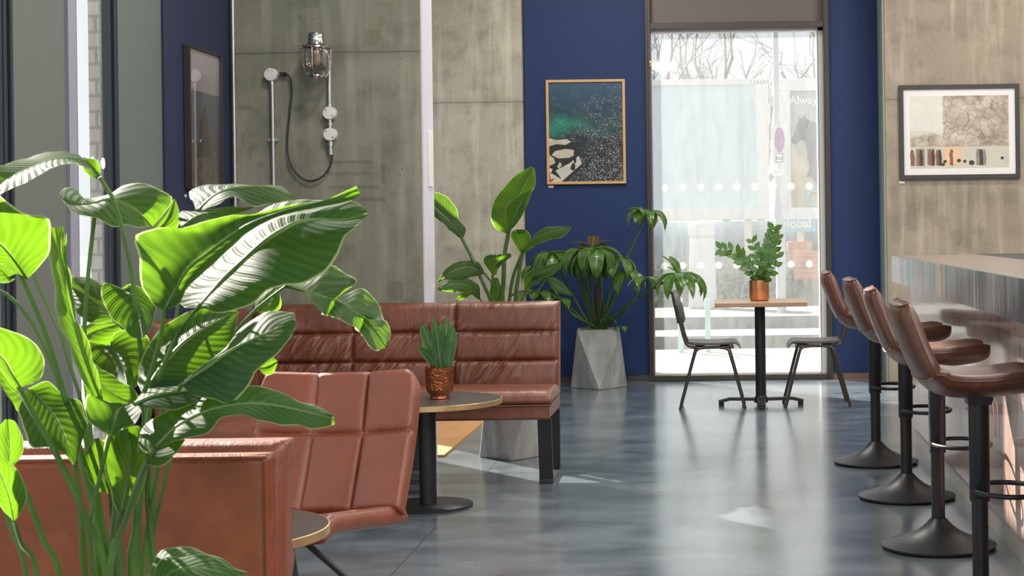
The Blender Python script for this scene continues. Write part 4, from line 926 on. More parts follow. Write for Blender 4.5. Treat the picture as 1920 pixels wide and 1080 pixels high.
# ================================================================== LIGHT
wd = bpy.data.worlds.new('sky_light'); SC.world = wd; wd.use_nodes = True; nt = wd.node_tree; nt.nodes.clear()
o_ = nt.nodes.new('ShaderNodeOutputWorld'); bg = nt.nodes.new('ShaderNodeBackground'); nt.links.new(bg.outputs[0], o_.inputs[0])
bg.inputs[0].default_value = (.90, .96, 1.0, 1); bg.inputs[1].default_value = .45
sl = bpy.data.lights.new('sun', 'SUN'); so = bpy.data.objects.new('sun', sl); COL.objects.link(so); sl.energy = 9; sl.angle = .009; sl.color = (1, .93, .82)
el = math.radians(30); sd = Vector((.63, -.77, 0)).normalized() * math.cos(el) - Vector((0, 0, math.sin(el)))
so.rotation_euler = sd.to_track_quat('-Z', 'Y').to_euler()
SC.view_settings.view_transform = 'Standard'; SC.view_settings.look = 'None'; SC.view_settings.gamma = 1; SC.view_settings.use_curve_mapping = False
SC.view_settings.exposure = 1.0
SC.cycles.max_bounces = 10; SC.cycles.transparent_max_bounces = 24; SC.cycles.diffuse_bounces = 6; SC.cycles.use_denoising = True
SC.cycles.caustics_reflective = False; SC.cycles.sample_clamp_indirect = 8; SC.cycles.blur_glossy = .5

FILL_W = 32
# ================================================================== ADDED FILL LAMPS (unseen above the frame, put in to brighten the room)
k_ = 0
for lx in (-1.0, 2.2, 4.0):
    for ly in (-2.6, 0.5, 3.6, 6.9, 9.8, 11.9):
        if (lx > 3 and ly > 11) or (lx < 0 and ly in (.5, 3.6)): continue
        r = empty('added_fill_lamp', 'unseen round fill lamp added at the cafe ceiling', 'added fill lamp', 'added fill lamps', (lx, ly, ZC))
        MB().lathe([(.30, -.001), (.30, -.05), (.28, -.055)], n=32).build('housing', WHITE, r)
        la = bpy.data.lights.new('fill_light', 'AREA'); la.shape = 'DISK'; la.size = .55; la.energy = FILL_W * (3.0 if ly < -2 else .7 if 0 < lx < 3 and ly > 5 else 1); la.color = (1, .95, .88)
        lo = bpy.data.objects.new('fill_light', la); COL.objects.link(lo); lo.parent = r; lo.location = (0, 0, -.06)
# ================================================================== LEAVES
def m_leaf(name, dif, trans, tw=.5, rough=.34, vein=42, slant=.55, vb=.5, spec=.6, mott=0):
    t = NT(name); uvn = t.n('ShaderNodeTexCoord').outputs['UV']; sep = t.n('ShaderNodeSeparateXYZ', {0: uvn}); S, V, _ = sep.outputs
    a = t.math('ABSOLUTE', S)
    ph = t.math('MULTIPLY', t.math('SUBTRACT', V, t.math('MULTIPLY', a, slant * .1)), vein * 6.283)
    w = t.math('SINE', t.math('ADD', ph, t.math('MULTIPLY', t.noise(t.co(), 12, 3), 2.5)))
    w3 = t.math('SINE', t.math('MULTIPLY', ph, 3.3))
    n = t.noise(t.co(), 6, 4)
    f = t.math('ADD', t.math('MULTIPLY', w, .22), t.math('MULTIPLY', n, .9))
    d = t.mix(f, tuple(x * .65 for x in dif), tuple(x * 1.5 for x in dif))
    tc = t.mix(t.math('ADD', t.math('MULTIPLY', w, .22), n), tuple(x * .75 for x in trans), tuple(min(1, x * 1.25) for x in trans))
    if mott:
        b = t.ramp(t.noise(t.co('UV', scale=(2, 60, 1)), 2, 4, .7), [(.4, (0, 0, 0)), (.55, (1, 1, 1))]); d = t.mix(t.math('MULTIPLY', b, .7), d, tuple(min(1, x * 2.6) for x in dif))
    mr = t.ramp(a, [(.0, (1, 1, 1)), (.035, (1, 1, 1)), (.06, (0, 0, 0))])
    d = t.mix(t.math('MULTIPLY', mr, .8), d, (.30, .42, .18)); tc = t.mix(t.math('MULTIPLY', mr, .5), tc, (.5, .75, .2))
    ed_ = t.ramp(a, [(.955, (0, 0, 0)), (.985, (1, 1, 1))]); d = t.mix(t.math('MULTIPLY', ed_, .8), d, (.42, .50, .22)); tc = t.mix(t.math('MULTIPLY', ed_, .8), tc, (.75, .85, .40))  # pale leaf margin, brightened as rim light painted along the edge
    hgt = t.math('ADD', t.math('MULTIPLY', w, .5), t.math('ADD', t.math('MULTIPLY', w3, .16), t.math('MULTIPLY', n, 1.0)))
    nm = t.bump(hgt, vb, .006)
    p = t.n('ShaderNodeBsdfPrincipled', {'Base Color': d, 'Roughness': rough, 'Normal': nm, 'Specular IOR Level': spec})
    tr = t.n('ShaderNodeBsdfTranslucent', {0: tc, 'Normal': nm})
    return t.done(t.n('ShaderNodeMixShader', {0: tw, 1: p.outputs[0], 2: tr.outputs[0]}).outputs[0])
LEAF = m_leaf('paradise_leaf', (.010, .038, .020), (.175, .37, .010), .52, .57, vein=58, vb=.25, spec=.22)
LEAF2 = m_leaf('umbrella_leaf', (.075, .175, .035), (.16, .30, .02), .38, .26, vein=10, vb=.25, spec=.8)
LEAFZ = m_leaf('zz_leaf', (.04, .13, .02), (.18, .38, .03), .40, .26, vein=3, vb=.1, spec=.8)
LEAFS = m_leaf('snake_leaf', (.03, .085, .03), (.16, .36, .05), .25, .36, vein=3, vb=.1, mott=1)
LEAFB = m_leaf('brown_leaf', (.10, .06, .015), (.35, .22, .03), .35, .35, vein=10, vb=.3)
def m_stem():
    t = NT('green_stem'); n = t.noise(t.co(scale=(1, 1, .3)), 30, 4)
    p = t.n('ShaderNodeBsdfPrincipled', {'Base Color': t.mix(n, (.045, .095, .025), (.12, .20, .055)), 'Roughness': .38})
    tr = t.n('ShaderNodeBsdfTranslucent', {0: (.20, .40, .03)})
    return t.done(t.n('ShaderNodeMixShader', {0: .32, 1: p.outputs[0], 2: tr.outputs[0]}).outputs[0])
STEM = m_stem()
SOIL = simple('dark_soil', (.03, .022, .016), .95, var=.5, nscale=40, bump=.6, bscale=60)
def leafmesh(Mid, Lf, Rt, n=30, k=7, arch=.012, wave=.004, fold=0, name='leaf', parent=None, mat=None, seed=0, rib=True, aim=Vector((0, -1, 0))):
    """surface through three 3-D curves, base to tip"""
    rd = random.Random(seed); M_, A_, B_ = spline(Mid, n), spline(Lf, n), spline(Rt, n)
    L = 0; lens = [0]
    for i in range(1, n + 1): L += (M_[i] - M_[i - 1]).length; lens.append(L)
    p1, p2 = rd.uniform(0, 6), rd.uniform(0, 6); vs = []; uvs = []
    for i in range(n + 1):
        for j in range(-k, k + 1):
            s = abs(j) / k; E = A_[i] if j < 0 else B_[i]
            p = M_[i].lerp(E, s)
            wd_ = (E - M_[i]).length
            p = p + aim * (arch * math.sin(PI * s) * min(1, wd_ / .05)) + Vector((0, 1, .4)) * (wave * s * s * math.sin(lens[i] * 75 + p1 + (2 if j < 0 else 0)) + wave * .6 * s * s * math.sin(lens[i] * 160 + p2)) * min(1, wd_ / .04)
            vs.append(p); uvs.append((s * (-1 if j < 0 else 1), lens[i] + (0 if s else 0)))
    fs = []
    q = 2 * k + 1
    for i in range(n):
        for j in range(2 * k): fs.append((i * q + j, i * q + j + 1, (i + 1) * q + j + 1, (i + 1) * q + j))
    m = MB(); m.add(vs, fs, 0, uvs)
    if rib:
        w0 = (A_[n // 2] - B_[n // 2]).length * .016
        m.tube(M_, [max(.0006, min(.0045, w0 * 1.2) * (1 - .75 * i / n)) for i in range(n + 1)], 6, 1)
    return m.build(name, [mat or LEAF, STEM], parent, sharp=180, fix=False)
def pts(P, Y0, Y1, off=0, prof=True):
    n = len(P); out = []
    for i, (x, y) in enumerate(P):
        t_ = i / (n - 1) if n > 1 else 0
        o_ = off * (math.sin(PI * min(1, max(0, t_))) ** .6 if prof else 1) if off else 0
        out.append(W(x, y, Y0 + (Y1 - Y0) * t_ + o_))
    return out
LC = [0]
def LF(parent, mid, left, right, Y0, Y1, dl=0, dr=0, **kw):
    LC[0] += 1
    return leafmesh(pts(mid, Y0, Y1), pts(left, Y0, Y1, dl), pts(right, Y0, Y1, dr), parent=parent, seed=LC[0], **kw)
def ST(parent, P, Y0, Y1, w0, w1, base=None, n=26, mat=None):
    """stem from leaf end (first pixel) to base; widths in px"""
    pp = pts(P, Y0, Y1, 0)
    rr0, rr1 = w0 / 2 * Y0 / FPX, w1 / 2 * Y1 / FPX
    if base is not None: pp.append(Vector(base))
    q = spline(pp, n)
    return MB().tube(q, [rr0 + (rr1 - rr0) * i / n for i in range(n + 1)], 8).build('stem', mat or STEM, parent)
def planter(label, x, y, hb, ht, h, rz, name='concrete_planter'):
    r = empty(name, label, 'planter', 'faceted concrete planters' if False else None, (x, y, 0), rz)
    m = MB(); bt = [(hb * math.cos(a), hb * math.sin(a), 0) for a in [PI / 2 * k for k in range(4)]]
    tp = [(ht * math.cos(a), ht * math.sin(a), h) for a in [PI / 2 * k + PI / 4 for k in range(4)]]
    ti = [(p[0] * .86, p[1] * .86, h) for p in tp]; to = [(p[0] * .84, p[1] * .84, h - .06) for p in tp]
    fs = [(0, 3, 2, 1)]
    for k in range(4):
        fs.append((k, (k + 1) % 4, 4 + k)); fs.append(((k + 1) % 4, 4 + (k + 1) % 4, 4 + k))
        fs.append((4 + k, 4 + (k + 1) % 4, 8 + (k + 1) % 4, 8 + k)); fs.append((8 + k, 8 + (k + 1) % 4, 12 + (k + 1) % 4, 12 + k))
    m.add(bt + tp + ti + to, fs); m.build('pot', CONC_P, r, bevel=.006, sharp=15)
    MB().add([to[0], to[1], to[2], to[3]], [(0, 1, 2, 3)]).build('soil', SOIL, r)
    return r
# ---------------------------------------------------------------- front plant
pl = planter('concrete planter of the big foreground bird of paradise plant', -1.02, 2.86, .26, .24, .48, .3)
P = empty('bird_of_paradise', 'big sunlit bird of paradise plant in the left foreground', 'plant', loc=(0, 0, 0))
def B(dx=0, dy=0): return (-1.02 + dx, 2.86 + dy, .43)
# (mid, left, right, Y0, Y1, dl, dr)
LF(P, [(186, 330), (165, 305), (135, 296), (100, 299), (60, 314), (20, 332), (-25, 356), (-70, 385)], [(186, 326), (168, 300), (140, 290), (110, 283), (72, 290), (35, 301), (-10, 314), (-70, 345)],
   [(186, 334), (172, 322), (150, 309), (112, 309), (80, 325), (40, 346), (-5, 368), (-70, 415)], 2.85, 2.45, .10, -.06, arch=.006)
LF(P, [(186, 330), (172, 318), (160, 305)], [(189, 318), (178, 300), (156, 294)], [(182, 336), (172, 334), (155, 318)], 2.84, 2.86, -.02, .02, arch=.004, n=10)
LF(P, [(119, 372), (150, 384), (180, 380), (210, 373), (245, 388), (270, 408), (286, 426)], [(115, 368), (118, 354), (142, 353), (157, 374), (205, 364), (232, 346), (268, 343), (298, 354), (322, 378), (286, 426)],
   [(116, 374), (132, 391), (160, 404), (188, 414), (213, 427), (240, 421), (265, 425), (286, 426)], 2.95, 3.02, .10, -.08, arch=.008)
LF(P, [(50, 522), (28, 490), (5, 463), (-25, 440), (-70, 420)], [(52, 522), (76, 497), (92, 470), (94, 420), (86, 403), (60, 401), (36, 397), (10, 378), (-20, 352), (-70, 340)],
   [(48, 524), (30, 512), (10, 497), (-20, 490), (-70, 475)], 2.60, 2.45, -.03, .05, arch=.012)
LF(P, [(15, 520), (0, 505), (-40, 490)], [(32, 512), (20, 500), (-40, 480)], [(30, 522), (10, 530), (-40, 525)], 2.72, 2.7, 0, 0, n=10, arch=.005)
LF(P, [(190, 752), (165, 690), (142, 620), (125, 550), (112, 490), (104, 428)], [(178, 755), (150, 700), (125, 640), (106, 580), (96, 500), (89, 440), (94, 424)],
   [(194, 750), (182, 700), (166, 640), (142, 602), (138, 560), (128, 500), (123, 450), (116, 424)], 2.75, 2.70, .05, -.04, arch=.010)
LF(P, [(120, 500), (124, 520), (130, 560), (140, 604)], [(116, 425), (118, 500), (126, 560), (140, 604)], [(122, 440), (131, 515), (138, 560), (142, 604)], 2.66, 2.67, 0, 0, n=12, arch=.003, rib=False)
LF(P, [(215, 598), (185, 568), (155, 548), (134, 538)], [(214, 596), (204, 550), (178, 524), (150, 516), (131, 518)], [(212, 603), (190, 606), (162, 600), (140, 580), (131, 550)], 3.05, 3.10, .05, -.05)
LF(P, [(244, 533), (256, 570), (263, 605), (268, 634)], [(240, 533), (222, 542), (196, 531), (188, 545), (198, 575), (222, 608), (246, 632), (266, 635)],
   [(248, 533), (268, 540), (290, 566), (290, 590), (284, 615), (268, 634)], 2.95, 2.82, .03, .03, arch=-.01)
LF(P, [(148, 640), (175, 622), (222, 608)], [(148, 634), (160, 612), (190, 600), (222, 606)], [(150, 645), (180, 660), (210, 645), (230, 618)], 3.15, 3.12, 0, 0, n=14)
LF(P, [(203, 648), (222, 672), (234, 700), (238, 722)], [(200, 648), (180, 641), (152, 640), (150, 652), (165, 680), (190, 700), (215, 715), (236, 724)],
   [(206, 650), (212, 628), (230, 618), (262, 622), (282, 650), (272, 690), (255, 725), (238, 724)], 2.96, 2.84, .02, .03, arch=-.01)
# leaf A: lime, backlit
LF(P, [(308, 582), (326, 548), (353, 504), (388, 476), (422, 450), (466, 420), (530, 396), (600, 378), (672, 358)],
   [(306, 580), (288, 573), (268, 545), (261, 515), (264, 478), (250, 446), (288, 430), (349, 424), (406, 410), (471, 400), (540, 386), (600, 378), (640, 362), (668, 349)],
   [(309, 582), (338, 568), (348, 545), (372, 520), (400, 495), (430, 470), (470, 440), (520, 412), (580, 397), (640, 384), (676, 366)], 2.55, 2.62, .02, -.05, arch=-.014, n=40, k=9)
# leaf B: dark glossy
LF(P, [(373, 577), (398, 548), (422, 520), (458, 486), (495, 452), (528, 430), (560, 415), (600, 411), (645, 412), (688, 402)],
   [(371, 576), (345, 576), (333, 566), (352, 535), (380, 508), (420, 460), (465, 414), (510, 386), (560, 374), (620, 374), (662, 378), (690, 396)],
   [(375, 578), (395, 582), (430, 584), (462, 576), (480, 566), (505, 541), (535, 534), (562, 534), (590, 524), (614, 505), (634, 476), (646, 445), (668, 424), (690, 404)], 2.60, 2.78, .09, -.10, arch=.012, n=40, k=9)
# leaf C lime behind, in the shade of B
LF(P, [(272, 736), (300, 690), (345, 640), (400, 606), (446, 584)], [(266, 736), (258, 712), (262, 684), (278, 648), (304, 614), (345, 588), (400, 578), (446, 583)],
   [(275, 736), (320, 730), (370, 722), (405, 706), (426, 670), (440, 625), (447, 586)], 2.70, 2.95, .03, -.03, arch=-.01, n=34)
# leaf D
LF(P, [(340, 722), (380, 693), (420, 664), (460, 642), (505, 622), (552, 602)], [(338, 720), (352, 708), (388, 680), (424, 650), (446, 622), (478, 596), (510, 581), (545, 586), (555, 601)],
   [(342, 724), (362, 742), (400, 750), (432, 754), (455, 738), (471, 715), (482, 693), (520, 664), (541, 638), (555, 612)], 2.56, 2.78, .12, -.05, arch=.010, n=34)
# leaf E: dark with splits, in three pieces sharing a midrib
LF(P, [(537, 536), (570, 545), (602, 556), (630, 563)], [(537, 534), (562, 532), (590, 514), (618, 497), (646, 510), (671, 525), (630, 560)], [(538, 537), (560, 539), (577, 548), (590, 570), (602, 588), (626, 594)], 2.86, 2.96, .13, -.12, arch=.006, rib=True)
LF(P, [(626, 563), (645, 572), (668, 588), (684, 598)], [(627, 561), (650, 552), (678, 541), (697, 556), (711, 574), (722, 598)], [(602, 588), (630, 594), (655, 608), (680, 630)], 2.96, 3.02, .14, -.12, arch=.005)
LF(P, [(680, 596), (696, 612), (710, 630), (722, 648)], [(680, 595), (706, 598), (724, 600), (732, 620), (729, 646)], [(664, 616), (680, 632), (692, 648), (706, 655), (722, 652)], 3.02, 3.06, .10, -.10, arch=.005, n=18)
# upper middle leaves
LF(P, [(370, 396), (395, 372), (425, 356), (465, 350), (510, 352), (548, 371)], [(368, 395), (355, 364), (366, 352), (402, 347), (440, 345), (485, 346), (528, 352), (549, 368)],
   [(371, 396), (400, 389), (430, 371), (456, 374), (475, 386), (505, 384), (530, 378), (549, 372)], 2.95, 3.10, .10, -.05, arch=.006)
LF(P, [(340, 425), (370, 405), (410, 396), (450, 392), (476, 389)], [(338, 424), (336, 402), (348, 396), (395, 393), (445, 388), (476, 388)], [(342, 426), (375, 420), (405, 411), (440, 402), (476, 390)], 2.85, 3.05, .06, -.03, arch=.005)
LF(P, [(290, 436), (312, 412), (328, 374)], [(286, 434), (298, 415), (314, 396), (326, 372)], [(292, 440), (318, 438), (336, 420), (336, 395), (328, 373)], 2.90, 2.92, 0, 0, n=14)
LF(P, [(484, 584), (502, 562), (520, 536)], [(478, 580), (480, 564), (500, 545), (520, 534)], [(486, 586), (508, 586), (526, 578), (525, 556), (521, 536)], 2.98, 2.98, .02, -.02, n=14)
LF(P, [(486, 690), (500, 688), (520, 678)], [(486, 688), (494, 674), (510, 669), (520, 676)], [(487, 693), (498, 704), (512, 700), (520, 682)], 3.0, 3.0, 0, 0, n=12)
# left side
LF(P, [(38, 726), (22, 700), (5, 672), (-30, 640)], [(40, 726), (64, 720), (80, 703), (84, 672), (74, 648), (54, 636), (24, 626), (-30, 600)], [(36, 726), (12, 705), (-5, 690), (-40, 675)], 2.50, 2.40, -.02, .03, arch=-.01)
LF(P, [(60, 732), (90, 765), (115, 805), (140, 868)], [(52, 728), (90, 714), (112, 738), (150, 749), (160, 780), (163, 800), (155, 825), (143, 868)],
   [(48, 732), (36, 770), (42, 800), (56, 832), (95, 840), (118, 850), (138, 872)], 2.72, 2.62, .02, -.03, arch=-.01)
LF(P, [(42, 742), (20, 725), (0, 700), (-20, 680)], [(40, 720), (20, 705), (-5, 680)], [(60, 775), (30, 768), (10, 735), (-10, 700)], 2.78, 2.7, 0, 0, n=14)
LF(P, [(14, 880), (18, 835), (14, 788)], [(18, 880), (38, 858), (45, 832), (36, 802), (28, 790), (16, 786)], [(10, 880), (-10, 850), (-10, 815), (10, 786)], 2.55, 2.5, 0, 0, arch=-.01)
LF(P, [(26, 976), (18, 935), (4, 895), (-15, 850)], [(28, 976), (46, 950), (49, 920), (38, 895), (20, 866), (-10, 846)], [(24, 976), (5, 955), (-10, 925), (-20, 880)], 2.48, 2.42, 0, 0, arch=-.01)
# centre low
LF(P, [(208, 818), (214, 790), (222, 768), (244, 756)], [(206, 818), (180, 800), (160, 785), (157, 762), (164, 740), (178, 742), (200, 753), (242, 755)], [(210, 818), (236, 800), (252, 795), (262, 778), (266, 764), (246, 756)], 2.52, 2.6, -.02, -.02, arch=-.016)
LF(P, [(228, 958), (238, 910), (244, 860), (240, 802)], [(226, 968), (206, 925), (198, 880), (196, 840), (206, 806), (238, 800)], [(230, 960), (250, 955), (262, 930), (275, 882), (272, 840), (266, 802), (242, 800)], 2.62, 2.66, .03, -.02, arch=-.012)
LF(P, [(205, 924), (188, 880), (182, 822)], [(203, 926), (184, 920), (164, 892), (158, 852), (178, 822)], [(207, 925), (206, 890), (206, 845), (186, 820)], 2.72, 2.74, 0, 0, n=18)
LF(P, [(252, 758), (290, 742), (330, 736), (370, 738), (404, 752)], [(250, 756), (272, 732), (296, 724), (332, 716), (372, 722), (404, 750)], [(254, 760), (290, 766), (330, 765), (370, 758), (404, 754)], 2.55, 2.68, .16, -.05, arch=.008)
LF(P, [(292, 838), (330, 800), (375, 775), (430, 760), (490, 756), (560, 768), (627, 786)], [(290, 836), (262, 818), (282, 786), (325, 768), (380, 745), (432, 732), (482, 725), (524, 736), (580, 756), (626, 778)],
   [(294, 840), (330, 826), (372, 820), (396, 806), (420, 780), (470, 784), (530, 795), (588, 804), (628, 795)], 2.50, 2.62, .09, -.05, arch=.008, n=36)
LF(P, [(275, 850), (300, 842), (345, 822)], [(262, 850), (258, 828), (280, 812), (345, 818)], [(276, 870), (305, 872), (330, 850), (347, 826)], 2.52, 2.6, .02, -.03, arch=.01, n=16)
LF(P, [(162, 690), (190, 720), (225, 745), (262, 758)], [(160, 670), (185, 690), (215, 705), (245, 725), (266, 752)], [(160, 735), (190, 752), (230, 760), (262, 762)], 2.80, 2.76, 0, 0, n=18)
LF(P, [(278, 1100), (310, 1058), (350, 1045), (400, 1055), (462, 1075)], [(276, 1098), (292, 1045), (320, 1028), (350, 1023), (390, 1036), (430, 1060), (463, 1072)], [(282, 1100), (330, 1075), (370, 1062), (420, 1080), (460, 1079)], 2.55, 2.62, .06, -.03, arch=.006)
LF(P, [(282, 1105), (330, 1068), (390, 1066), (446, 1084)], [(280, 1100), (300, 1052), (350, 1040), (400, 1046), (446, 1080)], [(284, 1110), (340, 1090), (400, 1092), (446, 1088)], 2.48, 2.52, .04, -.03, arch=.006)
# stems
for s_ in (
    ([(37, 512), (58, 560), (85, 625), (108, 700), (135, 790), (165, 900), (190, 1000), (205, 1085)], 2.60, 2.80, 9, 14, (.02, .02)),
    ([(36, 728), (62, 775), (110, 860), (160, 970), (200, 1080)], 2.50, 2.74, 10, 17, (0, -.06)),
    ([(187, 332), (205, 358), (222, 400), (238, 470), (250, 535), (262, 640), (275, 760), (280, 900), (284, 1080)], 2.86, 2.92, 8, 12, (.04, .05)),
    ([(178, 400), (170, 470), (163, 545), (158, 640), (165, 760), (180, 900), (205, 1080)], 2.96, 2.92, 8, 12, (0, .06)),
    ([(62, 514), (85, 565), (115, 630), (132, 690), (150, 745), (180, 900), (210, 1080)], 2.85, 2.84, 6, 11, (.01, 0)),
    ([(-20, 536), (0, 545), (30, 565), (60, 605), (78, 640), (110, 720), (160, 900), (200, 1080)], 2.78, 2.86, 7, 10, (-.01, .02)),
    ([(308, 580), (301, 635), (285, 692), (262, 760), (225, 860), (215, 960), (212, 1080)], 2.56, 2.78, 9, 12, (.01, -.03)),
    ([(373, 576), (352, 600), (318, 660), (285, 750), (270, 860), (262, 960), (250, 1080)], 2.67, 2.82, 8, 12, (.03, 0)),
    ([(243, 756), (222, 785), (208, 812), (192, 876), (175, 950), (166, 1000), (175, 1080)], 2.60, 2.74, 7, 11, (-.03, -.04)),
    ([(292, 838), (270, 880), (252, 925), (236, 975), (206, 1080)], 2.51, 2.66, 12, 15, (.0, -.10)),
    ([(278, 870), (276, 930), (284, 1010), (292, 1080)], 2.75, 2.78, 9, 17, (.06, -.02)),
    ([(228, 960), (222, 1000), (226, 1080)], 2.63, 2.74, 14, 18, (.02, -.05)),
    ([(250, 880), (258, 940), (256, 1000), (250, 1080)], 2.72, 2.78, 14, 34, (.04, 0)),
    ([(42, 905), (62, 960), (85, 1020), (112, 1085)], 2.62, 2.74, 10, 15, (-.10, .0)),
    ([(12, 880), (4, 930), (20, 990), (50, 1085)], 2.52, 2.68, 8, 12, (-.14, -.05)),
    ([(26, 976), (40, 1020), (70, 1085)], 2.49, 2.66, 9, 14, (-.12, -.08)),
    ([(140, 868), (148, 930), (154, 1000), (160, 1085)], 2.64, 2.78, 9, 17, (-.05, 0)),
    ([(150, 760), (165, 850), (180, 940), (186, 1085)], 2.8, 2.84, 8, 14, (-.02, .03)),
    ([(340, 722), (322, 760), (305, 830), (290, 920), (270, 1080)], 2.62, 2.80, 8, 11, (.05, -.02)),
    ([(537, 536), (470, 590), (400, 680), (340, 800), (300, 940), (285, 1080)], 2.90, 2.94, 6, 10, (.05, .05)),
    ([(370, 396), (350, 450), (330, 600), (300, 800), (285, 1000), (282, 1080)], 2.95, 2.95, 6, 9, (.03, .06)),
    ([(213, 600), (240, 625), (260, 660), (270, 800), (262, 1080)], 3.05, 2.95, 6, 8, (.02, .08)),
    ([(205, 924), (212, 1000), (218, 1080)], 2.73, 2.8, 6, 10, (.0, .0)),
    ([(280, 1080), (276, 1120), (262, 1160)], 2.55, 2.7, 9, 12, (.04, -.08))):
    path, Y0, Y1, w0, w1, (bx_, by_) = s_
    ST(P, path, Y0, Y1, w0, w1, B(bx_, by_))
# ---------------------------------------------------------------- plant behind the sofa
planter('faceted concrete planter behind the sofa, partly in the sun', -1.18, 9.40, .19, .185, .44, .06)
P2 = empty('bird_of_paradise', 'bird of paradise plant standing behind the sofa against the concrete', 'plant', loc=(0, 0, 0))
def L2(*a, **kw): return LF(P2, *a, **kw)
b2_ = (-1.18, 9.40, .39)
L2([(866, 445), (845, 418), (822, 396), (804, 378)], [(869, 446), (874, 428), (860, 410), (856, 390), (836, 368), (815, 359), (800, 355)], [(862, 446), (846, 434), (826, 415), (805, 402)], 9.42, 9.46, .08, -.05, arch=.01)
L2([(954, 438), (960, 405), (972, 372), (986, 345), (1000, 314)], [(952, 438), (928, 428), (920, 402), (926, 376), (946, 350), (968, 328), (997, 312)], [(956, 438), (962, 424), (975, 405), (984, 378), (1002, 352), (1004, 330), (1001, 314)], 9.38, 9.42, -.03, .08, arch=-.01)
L2([(955, 430), (966, 404), (985, 362)], [(953, 432), (948, 410), (952, 385), (985, 360)], [(957, 432), (970, 418), (984, 395), (1000, 352)], 9.30, 9.30, .06, .0, n=16)
L2([(980, 478), (975, 458), (966, 436)], [(978, 478), (962, 452), (958, 438), (966, 430)], [(984, 476), (994, 458), (994, 442), (985, 430), (968, 430)], 9.36, 9.30, 0, 0, n=14)
L2([(978, 475), (1000, 450), (1030, 434), (1071, 426)], [(976, 473), (998, 446), (1012, 432), (1032, 425), (1071, 425)], [(980, 478), (1005, 460), (1030, 450), (1055, 444), (1072, 428)], 9.34, 9.25, .06, -.05)
L2([(908, 512), (880, 500), (850, 508), (820, 528)], [(908, 510), (898, 492), (872, 488), (842, 499), (820, 525)], [(907, 514), (885, 520), (862, 527), (838, 524), (820, 530)], 9.42, 9.30, .06, -.06)
L2([(900, 560), (880, 535), (850, 532), (820, 542)], [(901, 558), (898, 535), (878, 523), (845, 525), (820, 540)], [(898, 562), (882, 552), (862, 548), (845, 548), (820, 544)], 9.35, 9.2, .06, -.05)
L2([(856, 562), (866, 555), (885, 548)], [(855, 560), (864, 550), (884, 545)], [(857, 563), (872, 560), (886, 551)], 9.2, 9.2, 0, 0, n=10)
L2([(926, 515), (930, 495), (958, 478)], [(922, 515), (906, 488), (920, 477), (958, 475)], [(930, 516), (936, 502), (946, 492), (960, 480)], 9.30, 9.28, .03, -.03, n=16)
L2([(986, 545), (1005, 515), (1030, 503), (1054, 496)], [(984, 544), (982, 520), (996, 507), (1025, 497), (1054, 492)], [(988, 546), (1000, 528), (1030, 517), (1054, 500)], 9.25, 9.2, .04, -.04, n=18)
L2([(1026, 520), (1045, 535), (1072, 553)], [(1026, 518), (1050, 527), (1072, 551)], [(1024, 522), (1040, 545), (1070, 555)], 9.2, 9.15, .03, -.03, n=14)
L2([(1026, 520), (1005, 522), (990, 538)], [(1026, 518), (1005, 514), (989, 534)], [(1026, 522), (1008, 530), (992, 542)], 9.2, 9.2, .02, -.02, n=12)
L2([(930, 565), (935, 545), (930, 520)], [(926, 566), (918, 548), (926, 522)], [(936, 566), (942, 550), (934, 522)], 9.3, 9.3, 0, 0, n=12)
for path, Y0, w0, w1 in (([(865, 445), (884, 482), (905, 530), (922, 570), (938, 640)], 9.42, 6, 8), ([(953, 438), (946, 480), (944, 530), (943, 570)], 9.38, 8, 9), ([(979, 477), (972, 520), (966, 570)], 9.36, 7, 8), ([(978, 477), (962, 520), (955, 570)], 9.38, 6, 8),
                         ([(924, 515), (922, 540), (924, 570)], 9.32, 5, 7), ([(908, 512), (925, 535), (940, 570)], 9.42, 4, 6), ([(986, 545), (980, 560), (970, 590)], 9.27, 5, 6), ([(900, 560), (912, 580), (930, 620)], 9.35, 4, 6), ([(855, 562), (890, 600), (930, 640)], 9.2, 3, 4), ([(1026, 520), (1000, 560), (975, 610)], 9.2, 3, 5)):
    ST(P2, path, Y0, Y0, w0, w1, (b2_[0] + random.uniform(-.04, .04), b2_[1] + random.uniform(-.03, .03), b2_[2]))
# ---------------------------------------------------------------- umbrella plant by the blue wall
planter('faceted concrete planter standing on the floor by the blue wall', W(1122, 680, 13.35).x, 13.38, .228, .240, .475, .08)
P3 = empty('umbrella_plant', 'umbrella plant with drooping leaf clusters by the blue wall', 'plant', loc=(0, 0, 0))
b3 = Vector((W(1122, 680, 13.38).x, 13.38, .42))
rd3 = random.Random(12)
def leaflet(parent, c, d, droop, L, wd, mat=LEAF2, up=.25, seed=0, cup=.25, name='leaflet'):
    """elongated leaflet from c heading d (horizontal) with droop"""
    d = Vector(d).normalized(); s = d.cross(Vector((0, 0, 1))); s = s.normalized() if s.length > .1 else Vector((1, 0, 0))
    mid = []; a, b_ = [], []
    for i in range(7):
        t_ = i / 6; ang = up - droop * t_ ** 1.1
        if i == 0: q = Vector(c)
        else: q = q + (d * math.cos(ang) + Vector((0, 0, math.sin(ang)))) * L / 6
        w_ = wd * math.sin(PI * min(1, (t_ * .93 + .04))) ** .8 * (1 - .25 * t_)
        if i == 6: w_ = .001
        nrm = (Vector((0, 0, 1)) * math.cos(ang) - d * math.sin(ang))
        mid.append(q.copy()); a.append(q + s * w_ + nrm * w_ * cup); b_.append(q - s * w_ + nrm * w_ * cup)
    return leafmesh(mid, a, b_, n=10, k=3, arch=0, wave=.002, name=name, parent=parent, mat=mat, seed=seed, rib=False)
